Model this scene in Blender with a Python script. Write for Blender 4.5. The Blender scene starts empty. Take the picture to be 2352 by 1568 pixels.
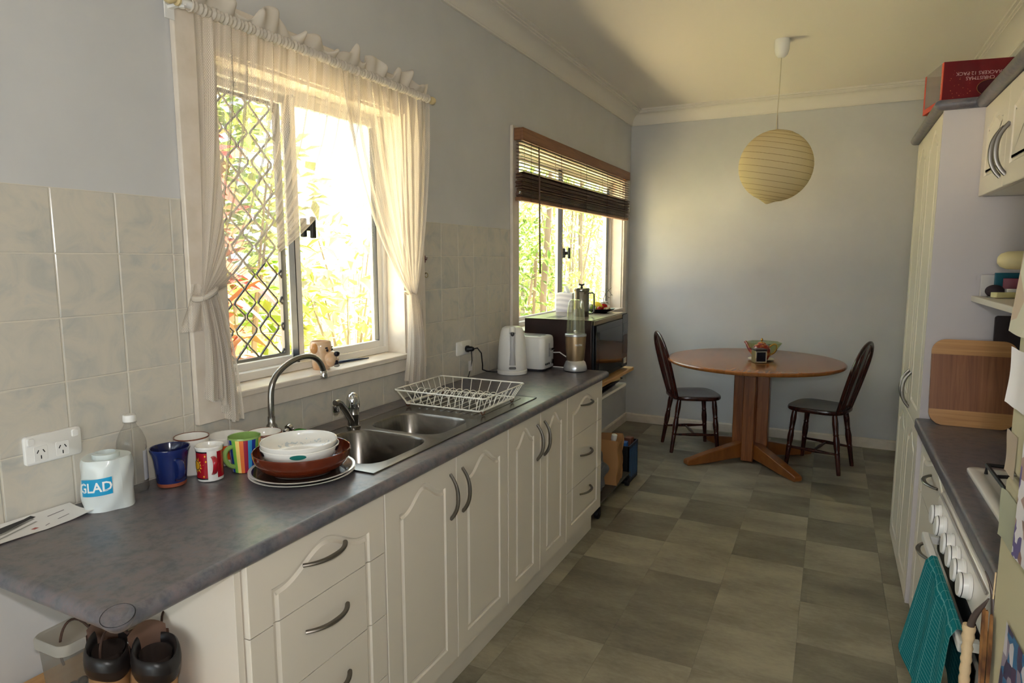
import bpy, bmesh, math, random
from mathutils import Vector, Matrix

random.seed(11)
PI = math.pi
SC = bpy.context.scene
COL = SC.collection

# ------------------------------------------------------------------ camera
YAW, PITCH, ROLL = 0.4576, -0.1261, -0.0009
_f = Vector((-math.sin(YAW) * math.cos(PITCH), math.cos(YAW) * math.cos(PITCH), math.sin(PITCH)))
_r = Vector((math.cos(YAW), math.sin(YAW), 0))
_u = _r.cross(_f)
_r2 = _r * math.cos(ROLL) + _u * math.sin(ROLL)
_u2 = _u * math.cos(ROLL) - _r * math.sin(ROLL)
cd = bpy.data.cameras.new('camera')
cd.sensor_fit = 'HORIZONTAL'
cd.sensor_width = 36.0
cd.lens = 1484.52 * 36.0 / 2352.0
cd.clip_start = 0.02
cam = bpy.data.objects.new('camera', cd)
cam.matrix_world = Matrix(((_r2.x, _u2.x, -_f.x, 1.6741), (_r2.y, _u2.y, -_f.y, 0.0),
                           (_r2.z, _u2.z, -_f.z, 1.5089), (0, 0, 0, 1)))
COL.objects.link(cam)
SC.camera = cam

# ------------------------------------------------------------------ sky, sun, flash, exposure
w = bpy.data.worlds.new('sky')
SC.world = w
w.use_nodes = True
bg = w.node_tree.nodes['Background']
bg.inputs['Color'].default_value = (0.78, 0.88, 1.0, 1)
bg.inputs['Strength'].default_value = 3.2

sd = bpy.data.lights.new('sun', 'SUN')
sd.energy = 96.0
sd.angle = 0.01
sd.color = (1.0, 0.93, 0.80)
sun = bpy.data.objects.new('sun', sd)
sun.rotation_euler = Vector((0.10, 0.50, 0.86)).to_track_quat('Z', 'Y').to_euler()
COL.objects.link(sun)

fd = bpy.data.lights.new('camera_flash', 'AREA')      # the pop-up flash just above the lens
fd.shape = 'RECTANGLE'
fd.size = 0.07
fd.size_y = 0.03
fd.energy = 9.0
fd.color = (1.0, 0.97, 0.95)
fl = bpy.data.objects.new('camera_flash', fd)
fl.matrix_world = cam.matrix_world.copy()
fl.location = (1.712, -0.03, 1.63)
COL.objects.link(fl)

SC.view_settings.view_transform = 'Standard'
SC.view_settings.look = 'None'
SC.view_settings.exposure = 0.52
SC.view_settings.gamma = 1.0
SC.view_settings.use_curve_mapping = False
SC.cycles.max_bounces = 7
SC.cycles.diffuse_bounces = 5
SC.cycles.glossy_bounces = 4
SC.cycles.transmission_bounces = 8
SC.cycles.transparent_max_bounces = 14
SC.cycles.caustics_reflective = False
SC.cycles.caustics_refractive = False
SC.cycles.sample_clamp_indirect = 40.0
SC.cycles.use_denoising = True
SC.cycles.use_adaptive_sampling = True
SC.cycles.adaptive_threshold = 0.08
SC.cycles.adaptive_min_samples = 20

# ------------------------------------------------------------------ helpers
def lin(v):
    v /= 255.0
    return v / 12.92 if v <= 0.04045 else ((v + 0.055) / 1.055) ** 2.4

def c(r, g, b):
    return (lin(r), lin(g), lin(b), 1.0)

MATS = {}

class NT:
    def __init__(s, name):
        s.m = bpy.data.materials.new(name)
        s.m.use_nodes = True
        s.t = s.m.node_tree
        s.n = s.t.nodes
        s.p = s.n['Principled BSDF']
        s.out = s.n['Material Output']
    def add(s, typ, **k):
        nd = s.n.new(typ)
        for a, v in k.items():
            if a.startswith('i_'):
                nd.inputs[a[2:].replace('_', ' ')].default_value = v
            else:
                setattr(nd, a, v)
        return nd
    def link(s, a, b):
        s.t.links.new(a, b)
    def math(s, op, a, b=None, cl=False):
        nd = s.add('ShaderNodeMath', operation=op, use_clamp=cl)
        for i, v in enumerate((a, b)):
            if v is None: continue
            if isinstance(v, (int, float)): nd.inputs[i].default_value = v
            else: s.link(v, nd.inputs[i])
        return nd.outputs[0]
    def coord(s, kind='Object', scale=None):
        tc = s.add('ShaderNodeTexCoord')
        o = tc.outputs[kind]
        if scale:
            mp = s.add('ShaderNodeMapping')
            mp.inputs['Scale'].default_value = scale
            s.link(o, mp.inputs['Vector'])
            o = mp.outputs['Vector']
        return o
    def noise(s, vec, scale=5, detail=4, rough=.55, dist=0):
        nd = s.add('ShaderNodeTexNoise')
        nd.inputs['Scale'].default_value = scale
        nd.inputs['Detail'].default_value = detail
        nd.inputs['Roughness'].default_value = rough
        nd.inputs['Distortion'].default_value = dist
        s.link(vec, nd.inputs['Vector'])
        return nd.outputs['Fac']
    def ramp(s, fac, stops, interp='LINEAR'):
        nd = s.add('ShaderNodeValToRGB')
        cr = nd.color_ramp
        cr.interpolation = interp
        while len(cr.elements) < len(stops): cr.elements.new(0.5)
        for e, (p, col) in zip(cr.elements, stops):
            e.position = p
            e.color = col
        s.link(fac, nd.inputs['Fac'])
        return nd.outputs['Color']
    def bump(s, h, strength=.3, dist=.002):
        nd = s.add('ShaderNodeBump')
        nd.inputs['Strength'].default_value = strength
        nd.inputs['Distance'].default_value = dist
        s.link(h, nd.inputs['Height'])
        s.link(nd.outputs['Normal'], s.p.inputs['Normal'])

def mat(name, col, rough=.5, metal=0., spec=.5, coat=0., trans=0., ior=1.45, var=None, bump=None, coords='Object', alpha=1.):
    """plain procedural material; var=(scale, colour2, detail, stretch)"""
    if name in MATS: return MATS[name]
    t = NT(name)
    p = t.p.inputs
    p['Base Color'].default_value = col
    p['Roughness'].default_value = rough
    p['Metallic'].default_value = metal
    p['Specular IOR Level'].default_value = spec
    p['Coat Weight'].default_value = coat
    p['Coat Roughness'].default_value = .08
    p['Transmission Weight'].default_value = trans
    p['IOR'].default_value = ior
    p['Alpha'].default_value = alpha
    if var:
        sc, c2, det, st = (tuple(var) + (4, None)[len(var) - 2:])[:4]
        v = t.coord(coords, st)
        f = t.noise(v, sc, det)
        t.link(t.ramp(f, [(.32, col), (.68, c2)]), p['Base Color'])
    if bump:
        v = t.coord(coords, bump[2] if len(bump) > 2 else None)
        t.bump(t.noise(v, bump[0], 3), bump[1])
    MATS[name] = t.m
    return t.m

def glassy(name, tint=(1, 1, 1, 1), refl=.08, rough=.02, body=None, amount=0.):
    """thin clear sheet: lets straight light through, reflects a little, may carry a faint film"""
    if name in MATS: return MATS[name]
    t = NT(name)
    t.n.remove(t.p)
    tr = t.add('ShaderNodeBsdfTransparent'); tr.inputs[0].default_value = tint
    gl = t.add('ShaderNodeBsdfGlossy'); gl.inputs['Roughness'].default_value = rough
    mx = t.add('ShaderNodeMixShader')
    lw = t.add('ShaderNodeLayerWeight'); lw.inputs['Blend'].default_value = .5
    fac = t.math('ADD', t.math('MULTIPLY', t.math('POWER', lw.outputs['Facing'], 4.0), .7), refl * .4, True)
    t.link(fac, mx.inputs[0]); t.link(tr.outputs[0], mx.inputs[1]); t.link(gl.outputs[0], mx.inputs[2])
    sh = mx.outputs[0]
    if body:
        df = t.add('ShaderNodeBsdfDiffuse'); df.inputs[0].default_value = body
        tl = t.add('ShaderNodeBsdfTranslucent'); tl.inputs[0].default_value = body
        a = t.add('ShaderNodeMixShader'); a.inputs[0].default_value = .5
        t.link(df.outputs[0], a.inputs[1]); t.link(tl.outputs[0], a.inputs[2])
        b = t.add('ShaderNodeMixShader'); b.inputs[0].default_value = amount
        t.link(sh, b.inputs[1]); t.link(a.outputs[0], b.inputs[2])
        sh = b.outputs[0]
    t.link(sh, t.out.inputs['Surface'])
    MATS[name] = t.m
    return t.m

class MB:
    """collects shapes into one mesh; m = material slot"""
    def __init__(s):
        s.v = []; s.f = []; s.m = []; s.uv = None
    def add(s, vs, fs, m=0, T=None):
        o = len(s.v)
        if T is not None: vs = [tuple(T @ Vector(v)) for v in vs]
        s.v += [tuple(v) for v in vs]
        for i, f in enumerate(fs):
            s.f.append(tuple(o + k for k in f))
            s.m.append(m[i] if isinstance(m, list) else m)
        return s
    def box(s, a, b, m=0, T=None):
        x0, y0, z0 = a; x1, y1, z1 = b
        if x0 > x1: x0, x1 = x1, x0
        if y0 > y1: y0, y1 = y1, y0
        if z0 > z1: z0, z1 = z1, z0
        return s.add([(x0, y0, z0), (x1, y0, z0), (x1, y1, z0), (x0, y1, z0), (x0, y0, z1), (x1, y0, z1), (x1, y1, z1), (x0, y1, z1)],
                     [(0, 3, 2, 1), (4, 5, 6, 7), (0, 1, 5, 4), (1, 2, 6, 5), (2, 3, 7, 6), (3, 0, 4, 7)], m, T)
    def lathe(s, prof, n=32, m=0, T=None, a0=0., a1=2 * PI):
        full = abs(a1 - a0 - 2 * PI) < 1e-6
        k = n if full else n + 1
        vs = []; fs = []; ms = []
        for (r, z) in prof:
            for i in range(k):
                a = a0 + (a1 - a0) * i / n
                vs.append((r * math.cos(a), r * math.sin(a), z))
        for j in range(len(prof) - 1):
            mm = m[j] if isinstance(m, list) else m
            for i in range(n):
                i2 = (i + 1) % k
                q = [j * k + i, j * k + i2, (j + 1) * k + i2, (j + 1) * k + i]
                if prof[j][0] < 1e-7: q = [q[0], q[2], q[3]]
                elif prof[j + 1][0] < 1e-7: q = [q[0], q[1], q[2]]
                fs.append(tuple(q)); ms.append(mm)
        return s.add(vs, fs, ms, T)
    def tube(s, pts, r, n=8, m=0, T=None, closed=False, cap=True, flat=None):
        P = [Vector(p) for p in pts]
        k = len(P)
        R = r if isinstance(r, (list, tuple)) else [r] * k
        vs = []; fs = []
        up = None
        for i, p in enumerate(P):
            if closed: d = P[(i + 1) % k] - P[i - 1]
            else: d = P[min(i + 1, k - 1)] - P[max(i - 1, 0)]
            d.normalize()
            if up is None:
                up = Vector((0, 0, 1)) if abs(d.z) < .9 else Vector((1, 0, 0))
            e = d.cross(up)
            if e.length < 1e-6: e = d.cross(Vector((.3, .7, .2)))
            e.normalize(); g = e.cross(d).normalized(); up = g
            for j in range(n):
                a = 2 * PI * j / n
                fx, fy = flat if flat else (1, 1)
                vs.append(p + e * (R[i] * fx * math.cos(a)) + g * (R[i] * fy * math.sin(a)))
        for i in range(k if closed else k - 1):
            i2 = (i + 1) % k
            for j in range(n):
                j2 = (j + 1) % n
                fs.append((i * n + j, i * n + j2, i2 * n + j2, i2 * n + j))
        if cap and not closed:
            fs.append(tuple(range(n - 1, -1, -1)))
            fs.append(tuple((k - 1) * n + j for j in range(n)))
        return s.add(vs, fs, m, T)
    def prism(s, poly, z0, z1, m=0, T=None):
        k = len(poly)
        vs = [(x, y, z0) for x, y in poly] + [(x, y, z1) for x, y in poly]
        fs = [tuple(range(k - 1, -1, -1)), tuple(range(k, 2 * k))]
        fs += [(i, (i + 1) % k, k + (i + 1) % k, k + i) for i in range(k)]
        return s.add(vs, fs, m, T)
    def loft(s, loops, m=0, T=None, cap0=True, cap1=True, closed=True):
        k = len(loops[0]); vs = [p for L in loops for p in L]; fs = []; ms = []
        for j in range(len(loops) - 1):
            mm = m[j] if isinstance(m, list) else m
            for i in range(k if closed else k - 1):
                i2 = (i + 1) % k
                fs.append((j * k + i, j * k + i2, (j + 1) * k + i2, (j + 1) * k + i)); ms.append(mm)
        m0 = m[0] if isinstance(m, list) else m
        m1 = m[-1] if isinstance(m, list) else m
        if cap0: fs.append(tuple(range(k - 1, -1, -1))); ms.append(m0)
        if cap1: fs.append(tuple((len(loops) - 1) * k + i for i in range(k))); ms.append(m1)
        return s.add(vs, fs, ms, T)
    def grid(s, fn, nu, nv, m=0, uv=None):
        o = len(s.v)
        vs = [fn(i / nu, j / nv) for j in range(nv + 1) for i in range(nu + 1)]
        fs = [(j * (nu + 1) + i, j * (nu + 1) + i + 1, (j + 1) * (nu + 1) + i + 1, (j + 1) * (nu + 1) + i) for j in range(nv) for i in range(nu)]
        s.add(vs, fs, m)
        if uv:
            if s.uv is None: s.uv = {}
            for j in range(nv + 1):
                for i in range(nu + 1):
                    s.uv[o + j * (nu + 1) + i] = uv(i / nu, j / nv)
        return s
    def sphere(s, ctr, r, n=16, k=10, m=0, sc=(1, 1, 1), T=None):
        prof = [(r * math.sin(PI * j / k), -r * math.cos(PI * j / k)) for j in range(k + 1)]
        prof[0] = (0, -r); prof[-1] = (0, r)
        M_ = Matrix.Translation(ctr) @ Matrix.Diagonal((*sc, 1))
        return s.lathe(prof, n, m, (T @ M_) if T is not None else M_)
    def mesh(s, name, mats, smooth=True, angle=40):
        me = bpy.data.meshes.new(name)
        me.from_pydata(s.v, [], s.f)
        for mm in (mats if isinstance(mats, (list, tuple)) else [mats]): me.materials.append(mm)
        me.polygons.foreach_set('material_index', s.m)
        if s.uv:
            ul = me.uv_layers.new(name='uv')
            for lp in me.loops:
                ul.data[lp.index].uv = s.uv.get(lp.vertex_index, (0, 0))
        me.validate()
        bm = bmesh.new(); bm.from_mesh(me)
        bmesh.ops.recalc_face_normals(bm, faces=bm.faces)
        bm.to_mesh(me); bm.free()
        if smooth:
            me.polygons.foreach_set('use_smooth', [True] * len(me.polygons))
            me.set_sharp_from_angle(angle=math.radians(angle))
        me.update()
        return me
    def build(s, name, mats, parent=None, loc=(0, 0, 0), bevel=0, smooth=True, angle=40, sub=0, origin=None):
        """origin: world-space vertices are re-expressed about this point"""
        if origin is not None:
            ox, oy, oz = origin
            s.v = [(x - ox, y - oy, z - oz) for x, y, z in s.v]
            if parent is None: loc = origin
        o = bpy.data.objects.new(name, s.mesh(name, mats, smooth, angle))
        COL.objects.link(o)
        o.location = loc
        if parent is not None: o.parent = parent
        if bevel:
            b = o.modifiers.new('bevel', 'BEVEL')
            b.width = bevel; b.segments = 2; b.limit_method = 'ANGLE'; b.angle_limit = math.radians(50)
            b.harden_normals = False
        if sub:
            b = o.modifiers.new('subdivision', 'SUBSURF'); b.levels = sub; b.render_levels = sub
        return o

def tag(o, label, cat, group=None):
    o['label'] = label; o['category'] = cat
    if group: o['group'] = group
    return o

def thing(name, label, cat, loc=(0, 0, 0), rz=0, group=None):
    o = bpy.data.objects.new(name, None)
    o.empty_display_size = .05
    COL.objects.link(o)
    o.location = loc; o.rotation_euler = (0, 0, rz)
    return tag(o, label, cat, group)

def struct(o):
    o['kind'] = 'structure'
    return o

def sempty(name, loc=(0, 0, 0)):
    o = bpy.data.objects.new(name, None); o.empty_display_size = .05
    COL.objects.link(o); o.location = loc
    return struct(o)

def inst(name, me, parent, loc=(0, 0, 0), rot=(0, 0, 0), scale=(1, 1, 1)):
    o = bpy.data.objects.new(name, me); COL.objects.link(o)
    o.parent = parent; o.location = loc; o.rotation_euler = rot; o.scale = scale
    return o

def copy_tree(o, parent=None):
    k = o.copy(); COL.objects.link(k); k.parent = parent
    for ch in list(o.children): copy_tree(ch, k)
    return k

def text_mesh(body, size, extrude=.0004, align='CENTER', bold=False):
    """flat lettering as vertices/faces in the XY plane"""
    cu = bpy.data.curves.new('t', 'FONT'); cu.body = body; cu.size = size; cu.align_x = align
    cu.resolution_u = 2
    if bold: cu.offset = size * .02
    ob = bpy.data.objects.new('t', cu); COL.objects.link(ob)
    dg = bpy.context.evaluated_depsgraph_get()
    me = bpy.data.meshes.new_from_object(ob.evaluated_get(dg))
    vs = [tuple(v.co) for v in me.vertices]; fs = [tuple(p.vertices) for p in me.polygons]
    bpy.data.objects.remove(ob); bpy.data.curves.remove(cu); bpy.data.meshes.remove(me)
    return vs, fs

def bez(p0, p1, p2, p3, n=12):
    out = []
    for i in range(n + 1):
        t = i / n; a = (1 - t)
        out.append(tuple(a**3 * p0[k] + 3 * a * a * t * p1[k] + 3 * a * t * t * p2[k] + t**3 * p3[k] for k in range(3)))
    return out

def rrect(w, h, r, n=6, cx=0, cy=0):
    pts = []
    for (sx, sy, a0) in ((1, 1, 0), (-1, 1, PI / 2), (-1, -1, PI), (1, -1, 3 * PI / 2)):
        for i in range(n + 1):
            a = a0 + PI / 2 * i / n
            pts.append((cx + sx * (w / 2 - r) + r * math.cos(a), cy + sy * (h / 2 - r) + r * math.sin(a)))
    return pts
# ------------------------------------------------------------------ materials
M_WALL = mat('wall_paint', c(203, 203, 203), .55, spec=.3, var=(3, c(197, 197, 197)), bump=(220, .05))
M_CEIL = mat('ceiling_paint', c(236, 230, 220), .7, spec=.2)
M_TRIMW = mat('white_gloss_paint', c(226, 216, 204), .32, spec=.5, var=(14, c(214, 203, 188)))
M_CORN = mat('cornice_paint', c(226, 221, 212), .6, spec=.2)
M_CAB = mat('cream_cabinet_vinyl', c(222, 213, 199), .34, spec=.45)
M_CABW = mat('white_carcass', c(224, 220, 214), .45, spec=.35)
M_ALU = mat('white_aluminium', c(222, 220, 216), .4, spec=.5)
M_DARKAL = mat('grey_screen_frame', c(86, 84, 86), .45)
M_MESH = mat('bronze_mesh_wire', c(58, 50, 44), .5)
M_BLACK = mat('black_plastic', c(22, 22, 24), .4)
M_BLACKG = mat('black_gloss', c(14, 13, 14), .08, spec=.6)
M_STEEL = mat('stainless_steel', c(138, 133, 127), .27, metal=1., var=(8, c(122, 118, 113), 3, (1, 40, 1)))
M_CHROME = mat('chrome', c(200, 198, 196), .08, metal=1.)
M_HANDLE = mat('brushed_nickel', c(128, 122, 114), .38, metal=1.)
M_TAP = mat('worn_chrome', c(150, 146, 140), .22, metal=1.)
M_WHITEP = mat('white_plastic', c(232, 231, 228), .28, spec=.5)
M_WIRE = mat('white_coated_wire', c(232, 228, 216), .4)
M_CERW = mat('white_glaze', c(234, 232, 226), .12, coat=.5)
M_GLASS = glassy('window_glass', (.97, .985, .96, 1), .05)
M_DUSTY = glassy('dusty_window_glass', (.95, .97, .93, 1), .05, body=c(220, 220, 200), amount=.03)
M_PAPER = mat('white_paper', c(232, 230, 228), .7, spec=.2)
M_GROUT = mat('grout', c(214, 208, 194), .8)

def bench_mat():
    t = NT('mottled_laminate')
    v = t.coord('Object')
    f1 = t.noise(v, 9, 6, .62, .4)
    c1 = t.ramp(f1, [(.30, c(78, 82, 94)), (.43, c(94, 96, 102)), (.53, c(112, 101, 102)), (.60, c(98, 100, 106)), (.70, c(92, 101, 114))])
    f2 = t.noise(v, 34, 5, .7)
    c2 = t.ramp(f2, [(.36, c(72, 72, 80)), (.50, c(110, 107, 110)), (.60, c(128, 112, 114)), (.70, c(112, 117, 127))])
    mx = t.add('ShaderNodeMix', data_type='RGBA'); mx.inputs[0].default_value = .48
    t.link(c1, mx.inputs[6]); t.link(c2, mx.inputs[7])
    t.link(mx.outputs[2], t.p.inputs['Base Color'])
    t.p.inputs['Roughness'].default_value = .33
    t.p.inputs['Specular IOR Level'].default_value = .55
    t.bump(t.noise(v, 300, 2), .06, .001)
    return t.m
M_BENCH = bench_mat()

def tile_mat():
    t = NT('marbled_wall_tile')
    v = t.coord('Object')
    oi = t.add('ShaderNodeObjectInfo')
    ad = t.add('ShaderNodeVectorMath', operation='ADD')
    sc = t.add('ShaderNodeVectorMath', operation='SCALE'); sc.inputs['Scale'].default_value = 40.
    cb = t.add('ShaderNodeCombineXYZ')
    for i in range(3): t.link(oi.outputs['Random'], cb.inputs[i])
    t.link(cb.outputs[0], sc.inputs[0]); t.link(v, ad.inputs[0]); t.link(sc.outputs[0], ad.inputs[1])
    f = t.noise(ad.outputs[0], 9, 6, .6, 1.2)
    col = t.ramp(f, [(.30, c(184, 184, 178)), (.47, c(200, 195, 184)), (.58, c(206, 199, 186)), (.72, c(192, 191, 185))])
    t.link(col, t.p.inputs['Base Color'])
    t.p.inputs['Roughness'].default_value = .22
    t.p.inputs['Specular IOR Level'].default_value = .5
    t.bump(t.noise(v, 30, 2), .05, .002)
    return t.m
M_TILE = tile_mat()

def vinyl_mat(name, a, b, d):
    t = NT(name)
    oi = t.add('ShaderNodeObjectInfo')
    v = t.coord('Object')
    ad = t.add('ShaderNodeVectorMath', operation='ADD')
    sc = t.add('ShaderNodeVectorMath', operation='SCALE'); sc.inputs['Scale'].default_value = 60.
    cb = t.add('ShaderNodeCombineXYZ')
    for i in range(2): t.link(oi.outputs['Random'], cb.inputs[i])
    t.link(cb.outputs[0], sc.inputs[0]); t.link(v, ad.inputs[0]); t.link(sc.outputs[0], ad.inputs[1])
    mp = t.add('ShaderNodeMapping'); mp.inputs['Scale'].default_value = (1, 2.2, 1)
    t.link(ad.outputs[0], mp.inputs[0])
    big = t.noise(mp.outputs[0], 2.6, 3, .5)
    fine = t.noise(mp.outputs[0], 26, 6, .7)
    s_ = t.math('ADD', t.math('MULTIPLY', big, .66), t.math('MULTIPLY', fine, .34))
    col = t.ramp(s_, [(.38, a), (.50, b), (.62, d)])
    t.link(col, t.p.inputs['Base Color'])
    t.p.inputs['Roughness'].default_value = .42
    t.p.inputs['Specular IOR Level'].default_value = .4
    wv = t.noise(t.coord('Object', (260, 90, 1)), 1.0, 2)
    t.bump(wv, .12, .001)
    return t.m
M_VIN_D = vinyl_mat('dark_vinyl_tile', c(116, 109, 94), c(134, 127, 109), c(152, 145, 124))
M_VIN_L = vinyl_mat('pale_vinyl_tile', c(136, 129, 110), c(156, 148, 128), c(172, 164, 141))

def wood_mat(name, a, b, d, scale=(1, 1, 14), rough=.3, freq=3., coat=.2):
    t = NT(name)
    v = t.coord('Object', scale)
    f = t.noise(v, freq, 6, .6, 1.)
    t.link(t.ramp(f, [(.3, a), (.5, b), (.72, d)]), t.p.inputs['Base Color'])
    t.p.inputs['Roughness'].default_value = rough
    t.p.inputs['Coat Weight'].default_value = coat
    t.p.inputs['Coat Roughness'].default_value = .15
    return t.m
M_OAKF = wood_mat('oiled_timber_feet', c(118, 66, 28), c(136, 80, 36), c(150, 92, 44), (3, 3, 1), .28)
M_OAK = wood_mat('oiled_timber', c(130, 76, 32), c(146, 88, 40), c(160, 100, 48), (9, 1, .6), .22)
M_OAKV = wood_mat('oiled_timber_upright', c(104, 52, 20), c(132, 74, 34), c(150, 92, 46), (14, 14, 1), .3)
M_MAHOG = wood_mat('dark_mahogany', c(44, 18, 14), c(60, 26, 20), c(78, 36, 26), (6, 6, 2), .25, 4)
M_BLINDW = wood_mat('blind_timber', c(70, 42, 28), c(88, 56, 36), c(104, 68, 44), (1, 1, 10), .5, 4, 0)
M_BLINDL = wood_mat('blind_valance_timber', c(112, 72, 44), c(132, 88, 56), c(146, 100, 66), (1, 1, 10), .5, 4, 0)
M_BAMB_D = wood_mat('dark_bamboo', c(112, 64, 36), c(134, 82, 48), c(152, 98, 60), (30, 1, 1.2), .4, 2, 0)
M_BAMB_L = wood_mat('pale_bamboo', c(170, 118, 68), c(190, 138, 84), c(204, 154, 98), (1, 1, 30), .4, 2, 0)
M_MWOOD = wood_mat('woodgrain_vinyl', c(34, 18, 14), c(46, 25, 19), c(56, 32, 24), (1, 30, 1), .35, 3, 0)
M_PINE = wood_mat('pine_board', c(176, 130, 78), c(196, 150, 96), c(206, 164, 112), (20, 1, 20), .45, 3, 0)

def lace_mat():
    t = NT('lace_net')
    t.n.remove(t.p)
    uv = t.add('ShaderNodeUVMap'); uv.uv_map = 'uv'
    sp = t.add('ShaderNodeSeparateXYZ'); t.link(uv.outputs[0], sp.inputs[0])
    U_, V_ = sp.outputs[0], sp.outputs[1]
    zz = t.math('MULTIPLY', t.math('SINE', t.math('MULTIPLY', V_, 2 * PI / .0085)), .0011)
    uu = t.math('ADD', U_, zz)
    strand = t.math('SINE', t.math('MULTIPLY', uu, 2 * PI / .0046))
    band = t.math('SINE', t.math('MULTIPLY', U_, 2 * PI / .031))
    rung = t.math('SINE', t.math('MULTIPLY', V_, 2 * PI / .0043))
    f = t.math('ADD', t.math('MULTIPLY', strand, .22), t.math('MULTIPLY', rung, .10))
    f = t.math('ADD', f, t.math('MULTIPLY', band, .10))
    f = t.math('ADD', f, .56, True)
    tr = t.add('ShaderNodeBsdfTransparent')
    df = t.add('ShaderNodeBsdfDiffuse'); df.inputs[0].default_value = c(222, 212, 200)
    tl = t.add('ShaderNodeBsdfTranslucent'); tl.inputs[0].default_value = c(206, 198, 186)
    a = t.add('ShaderNodeMixShader'); a.inputs[0].default_value = .22
    t.link(df.outputs[0], a.inputs[1]); t.link(tl.outputs[0], a.inputs[2])
    b = t.add('ShaderNodeMixShader'); t.link(f, b.inputs[0])
    t.link(tr.outputs[0], b.inputs[1]); t.link(a.outputs[0], b.inputs[2])
    t.link(b.outputs[0], t.out.inputs['Surface'])
    return t.m
M_LACE = lace_mat()

def translucent(name, col, k=.5, col2=None):
    t = NT(name); t.n.remove(t.p)
    df = t.add('ShaderNodeBsdfDiffuse'); tl = t.add('ShaderNodeBsdfTranslucent')
    df.inputs[0].default_value = col; tl.inputs[0].default_value = col2 or col
    a = t.add('ShaderNodeMixShader'); a.inputs[0].default_value = k
    t.link(df.outputs[0], a.inputs[1]); t.link(tl.outputs[0], a.inputs[2])
    t.link(a.outputs[0], t.out.inputs['Surface'])
    return t.m
M_RUFFLE = translucent('gathered_lace', c(226, 218, 206), .35)
M_RICE = translucent('rice_paper', c(234, 220, 182), .35)

def leaf_mat(name, cols, k=.55):
    t = NT(name); t.n.remove(t.p)
    g = t.add('ShaderNodeNewGeometry')
    col = t.ramp(g.outputs['Random Per Island'], [(i / max(1, len(cols) - 1), q) for i, q in enumerate(cols)])
    df = t.add('ShaderNodeBsdfDiffuse'); tl = t.add('ShaderNodeBsdfTranslucent')
    t.link(col, df.inputs[0]); t.link(col, tl.inputs[0])
    a = t.add('ShaderNodeMixShader'); a.inputs[0].default_value = k
    t.link(df.outputs[0], a.inputs[1]); t.link(tl.outputs[0], a.inputs[2])
    t.link(a.outputs[0], t.out.inputs['Surface'])
    return t.m
M_LEAF_G = leaf_mat('green_leaf', [c(76, 102, 44), c(110, 136, 62), c(142, 158, 88), c(94, 120, 54)])
M_LEAF_Y = leaf_mat('yellow_green_leaf', [c(122, 130, 52), c(142, 140, 66), c(96, 116, 40), c(152, 148, 88)])
M_LEAF_R = leaf_mat('pink_leaf', [c(122, 50, 54), c(142, 80, 72), c(104, 96, 44), c(152, 116, 100)])
M_LEAF_P = leaf_mat('pale_lime_leaf', [c(126, 152, 74), c(160, 172, 96), c(112, 140, 64), c(176, 180, 120)])
M_BARK = mat('pale_bark', c(132, 114, 96), .9, var=(6, c(96, 80, 66), 5, (1, 1, .3)))
# ------------------------------------------------------------------ the room
XR, YB, YR, ZC, ZL = 2.55, 5.83, -3.2, 2.806, 2.686       # right wall, back wall, rear wall, ceiling, cornice foot
W1 = (1.397, 2.345, 1.095, 2.12)                           # window openings y0 y1 z0 z1
W2 = (3.465, 5.60, 1.08, 2.18)
XP = -0.004                                                # face of the painted wall (tiles stand proud of it)

# floor: sheet-vinyl squares, each its own piece on a dark bed
fl_ = struct(MB().box((-.12, YR, -.06), (XR + .1, YB + .1, -.003)).build('floor', mat('vinyl_joint', c(112, 108, 96), .6), smooth=False))
px_, py_ = .3405, .348
tile_meshes = []
for mm in (M_VIN_D, M_VIN_L):
    tile_meshes.append(MB().box((0, 0, -.003), (px_ - .0006, py_ - .0006, 0)).mesh('vinyl_tile', mm, smooth=False))
i0, i1 = -5, 3
j0, j1 = -17, 9
rng = random.Random(5)
for i in range(i0, i1):
    for j in range(j0, j1):
        x = 1.628 + i * px_; y = 2.997 + j * py_
        if x + px_ < 0 or x > XR or y > YB or y + py_ < YR: continue
        dark = (i + j) % 2 == 0
        if rng.random() < .16: dark = not dark
        inst('vinyl_tile', tile_meshes[0 if dark else 1], fl_, (x, y, 0))

def wall_cells(name, ys, zs, holes, x0, x1, m):
    mb = MB()
    for a in range(len(ys) - 1):
        for b in range(len(zs) - 1):
            ym, zm = (ys[a] + ys[a + 1]) / 2, (zs[b] + zs[b + 1]) / 2
            if any(h[0] < ym < h[1] and h[2] < zm < h[3] for h in holes): continue
            mb.box((x0, ys[a], zs[b]), (x1, ys[a + 1], zs[b + 1]))
    bm = bmesh.new()
    me = mb.mesh(name, m, smooth=False)
    bm.from_mesh(me); bmesh.ops.remove_doubles(bm, verts=bm.verts, dist=1e-5)
    seen = {}
    for f in bm.faces:
        k = tuple(sorted(v.index for v in f.verts)); seen.setdefault(k, []).append(f)
    bmesh.ops.delete(bm, geom=[f for L in seen.values() if len(L) > 1 for f in L], context='FACES')
    bm.to_mesh(me); bm.free()
    o = bpy.data.objects.new(name, me); COL.objects.link(o)
    return struct(o)
wall_l = wall_cells('wall_left', [YR, W1[0], W1[1], W2[0], W2[1], YB + .1], [-.06, W2[2], W1[2], W1[3], W2[3], ZC],
                    [W1, W2], -.18, XP, M_WALL)
struct(MB().box((-.18, YB, -.06), (XR + .1, YB + .12, ZC)).build('wall_back', M_WALL, smooth=False))
wr_ = MB(); wr_.box((XR, -1.75, -.06), (XR + .12, YB, ZC)); wr_.box((XR, YR, 2.25), (XR + .12, -1.75, ZC)); wr_.box((XR, YR, -.06), (XR + .12, -3.05, 2.25))
struct(wr_.build('wall_right', M_WALL, smooth=False))
rear = MB()
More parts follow.
